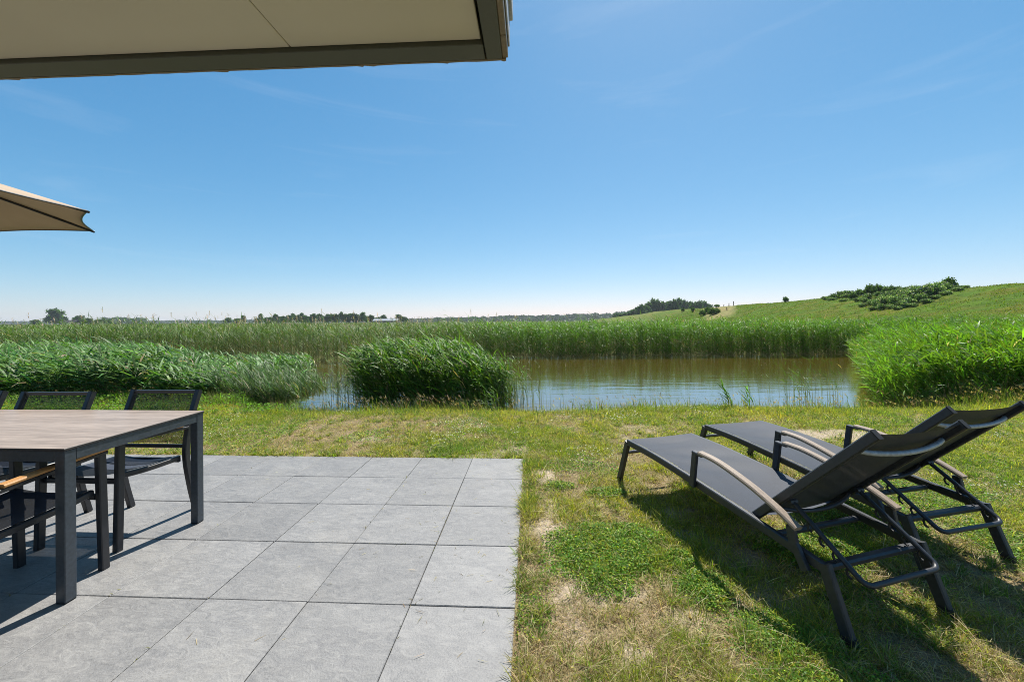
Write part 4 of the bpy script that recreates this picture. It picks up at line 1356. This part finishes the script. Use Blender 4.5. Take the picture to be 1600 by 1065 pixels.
# bushes on the dike
def make_bush(name, seed, n, c, c2, p2, leaf):
    r = np.random.default_rng(seed)
    lobes = []
    for i in range(9):
        a = i * 2.4; q = .55 * (i / 9) ** .5
        s_ = r.uniform(.26, .42)
        lobes.append((math.cos(a) * q, math.sin(a) * q, .28 + .42 * r.random() * (1 - q), s_, s_, s_ * .85))
    V, Q, Tt, Cc = leaf_cloud(n, lobes, leaf, c, c2, p2, .4, r)
    return mesh_np(name, V, Q, Tt, Cc)
SIL = (.42, .43, .34)
bmesh_ = [make_bush("shrub", 300 + i, 1900, c, SIL, p, .052) for i, (c, p) in enumerate((((.085, .150, .042), .08), ((.105, .175, .05), .12), ((.075, .135, .035), .02)))]
for m_ in bmesh_: m_.materials.append(M['leaf'])
def bush(px, py, wpx, hpx_, mi, lab, group=None):
    q = dike_at(px, py + hpx_ * .5)
    o = bpy.data.objects.new("shrub", bmesh_[mi]); col.objects.link(o)
    wd = wpx / F * q.y; hh = hpx_ / F * q.y
    o.location = (q.x, q.y, q.z - .10 * hh)
    o.scale = (wd / 1.6, wd / 1.6, hh * 1.45)
    o.rotation_euler = (0, 0, random.uniform(0, 6.28))
    tag(o, lab, "shrub", group)
GU, GB = "shrubs along the dike crest", "shrubs in the thicket on the dike slope"
LU = "dark shrub in the uneven line along the dike crest"
LB = "dark shrub with pale leaf tips in the dense thicket on the grassy dike slope"
for px, py, wp, hp in ((1292, 466, 16, 6), (1303, 464, 18, 8), (1316, 460, 16, 9), (1326, 457, 15, 9), (1343, 456, 14, 10), (1360, 452, 20, 14), (1372, 451, 20, 14), (1386, 450, 15, 12), (1393, 450, 9, 11), (1402, 449, 13, 10), (1415, 445, 16, 9), (1427, 443, 16, 9), (1438, 443, 12, 8), (1349, 455, 12, 8), (1333, 463, 14, 9)):
    bush(px, py, wp, hp, 0 if random.random() < .6 else 2, LU, GU)
for px, py, wp, hp in ((1372, 474, 20, 13), (1388, 470, 24, 14), (1403, 469, 26, 16), (1410, 476, 16, 10), (1420, 464, 28, 16), (1432, 459, 30, 18), (1445, 456, 30, 17), (1458, 452, 30, 16), (1470, 448, 28, 14), (1482, 445, 26, 11), (1440, 465, 18, 12), (1428, 453, 22, 12), (1412, 458, 20, 11), (1452, 447, 22, 9), (1494, 447, 16, 7), (1378, 466, 16, 9), (1396, 462, 18, 9), (1376, 480, 14, 9), (1362, 472, 14, 8), (1418, 471, 22, 12), (1466, 455, 18, 10), (1424, 449, 16, 9), (1404, 456, 16, 9), (1440, 450, 18, 9), (1388, 459, 14, 8), (1372, 460, 14, 8), (1356, 463, 14, 8), (1350, 469, 12, 7), (1432, 452, 16, 9)):
    bush(px, py, wp, hp, 1 if random.random() < .7 else 0, LB, GB)
bush(1482, 433, 22, 17, 2, "round dark green shrub standing highest on the dike crest above the thicket")
bush(1228, 465.5, 9, 7.5, 2, "tiny round shrub alone on the bare skyline of the dike")
for px, py, wp, hp in ((1300, 467, 14, 5), (1322, 462, 14, 6), (1338, 459, 14, 6), (1348, 476, 14, 5), (1366, 482, 16, 5), (1390, 479, 16, 6), (1402, 481, 14, 5), (1426, 477, 14, 6), (1448, 470, 16, 6), (1478, 458, 18, 6), (1496, 452, 16, 5), (1508, 448, 14, 4), (1340, 468, 12, 5), (1318, 469, 12, 4), (1462, 464, 14, 5)):
    bush(px, py, wp, hp, 1, "low green shrub fringing the thicket on the dike slope", "low shrubs fringing the thicket")
for px, py, wp, hp in ((1098, 489, 14, 7), (1106, 486, 14, 9), (1113, 487, 15, 10), (1120, 486, 12, 7)):
    bush(px, py, wp, hp, 2, "dark shrub crowded against the bare sandy patch at the far end of the dike", "shrubs below the sandy patch")
for px, py, wp, hp in ((1067, 484, 6, 5), (1083, 484, 7, 6), (1120, 476, 11, 4)):
    bush(px, py, wp, hp, 2, "small dark shrub dotted over the dry slope beyond the sandy patch", "shrubs dotted over the far slope")

# posts on the crest by the sandy patch
def post(px, py, hpx_):
    q = dike_at(px, py)
    bm = bm_new(); hh = max(.7, hpx_ / F * q.y)
    tube(bm, [(0, 0, -.2), (random.uniform(-.05, .05), 0, hh * .5), (random.uniform(-.08, .08), 0, hh)], .10, 8)
    o = obj("fence_post", bm, M['bark']); o.location = q
    tag(o, "weathered wooden fence post on the skyline where the sandy path crosses the dike", "fence post", "fence posts on the dike crest")
for a_ in ((1131, 477, 4), (1139, 476.5, 5), (1146.5, 476, 7), (1136, 485, 4)): post(*a_)

# ------------------------------------------------------------------ summer haze over the marsh
bm = bm_new(); box(bm, -2600, 2600, -60, 2900, -3, 30)
kh = bpy.data.materials.new("haze"); kh.use_nodes = True
t_ = kh.node_tree; t_.nodes.clear()
vo = t_.nodes.new("ShaderNodeVolumePrincipled"); vo.inputs['Color'].default_value = (.86, .92, 1.0, 1); vo.inputs['Density'].default_value = .00015; vo.inputs['Anisotropy'].default_value = .2
oo = t_.nodes.new("ShaderNodeOutputMaterial"); t_.links.new(vo.outputs[0], oo.inputs['Volume'])
tag(obj("haze", bm, kh), kind="stuff")
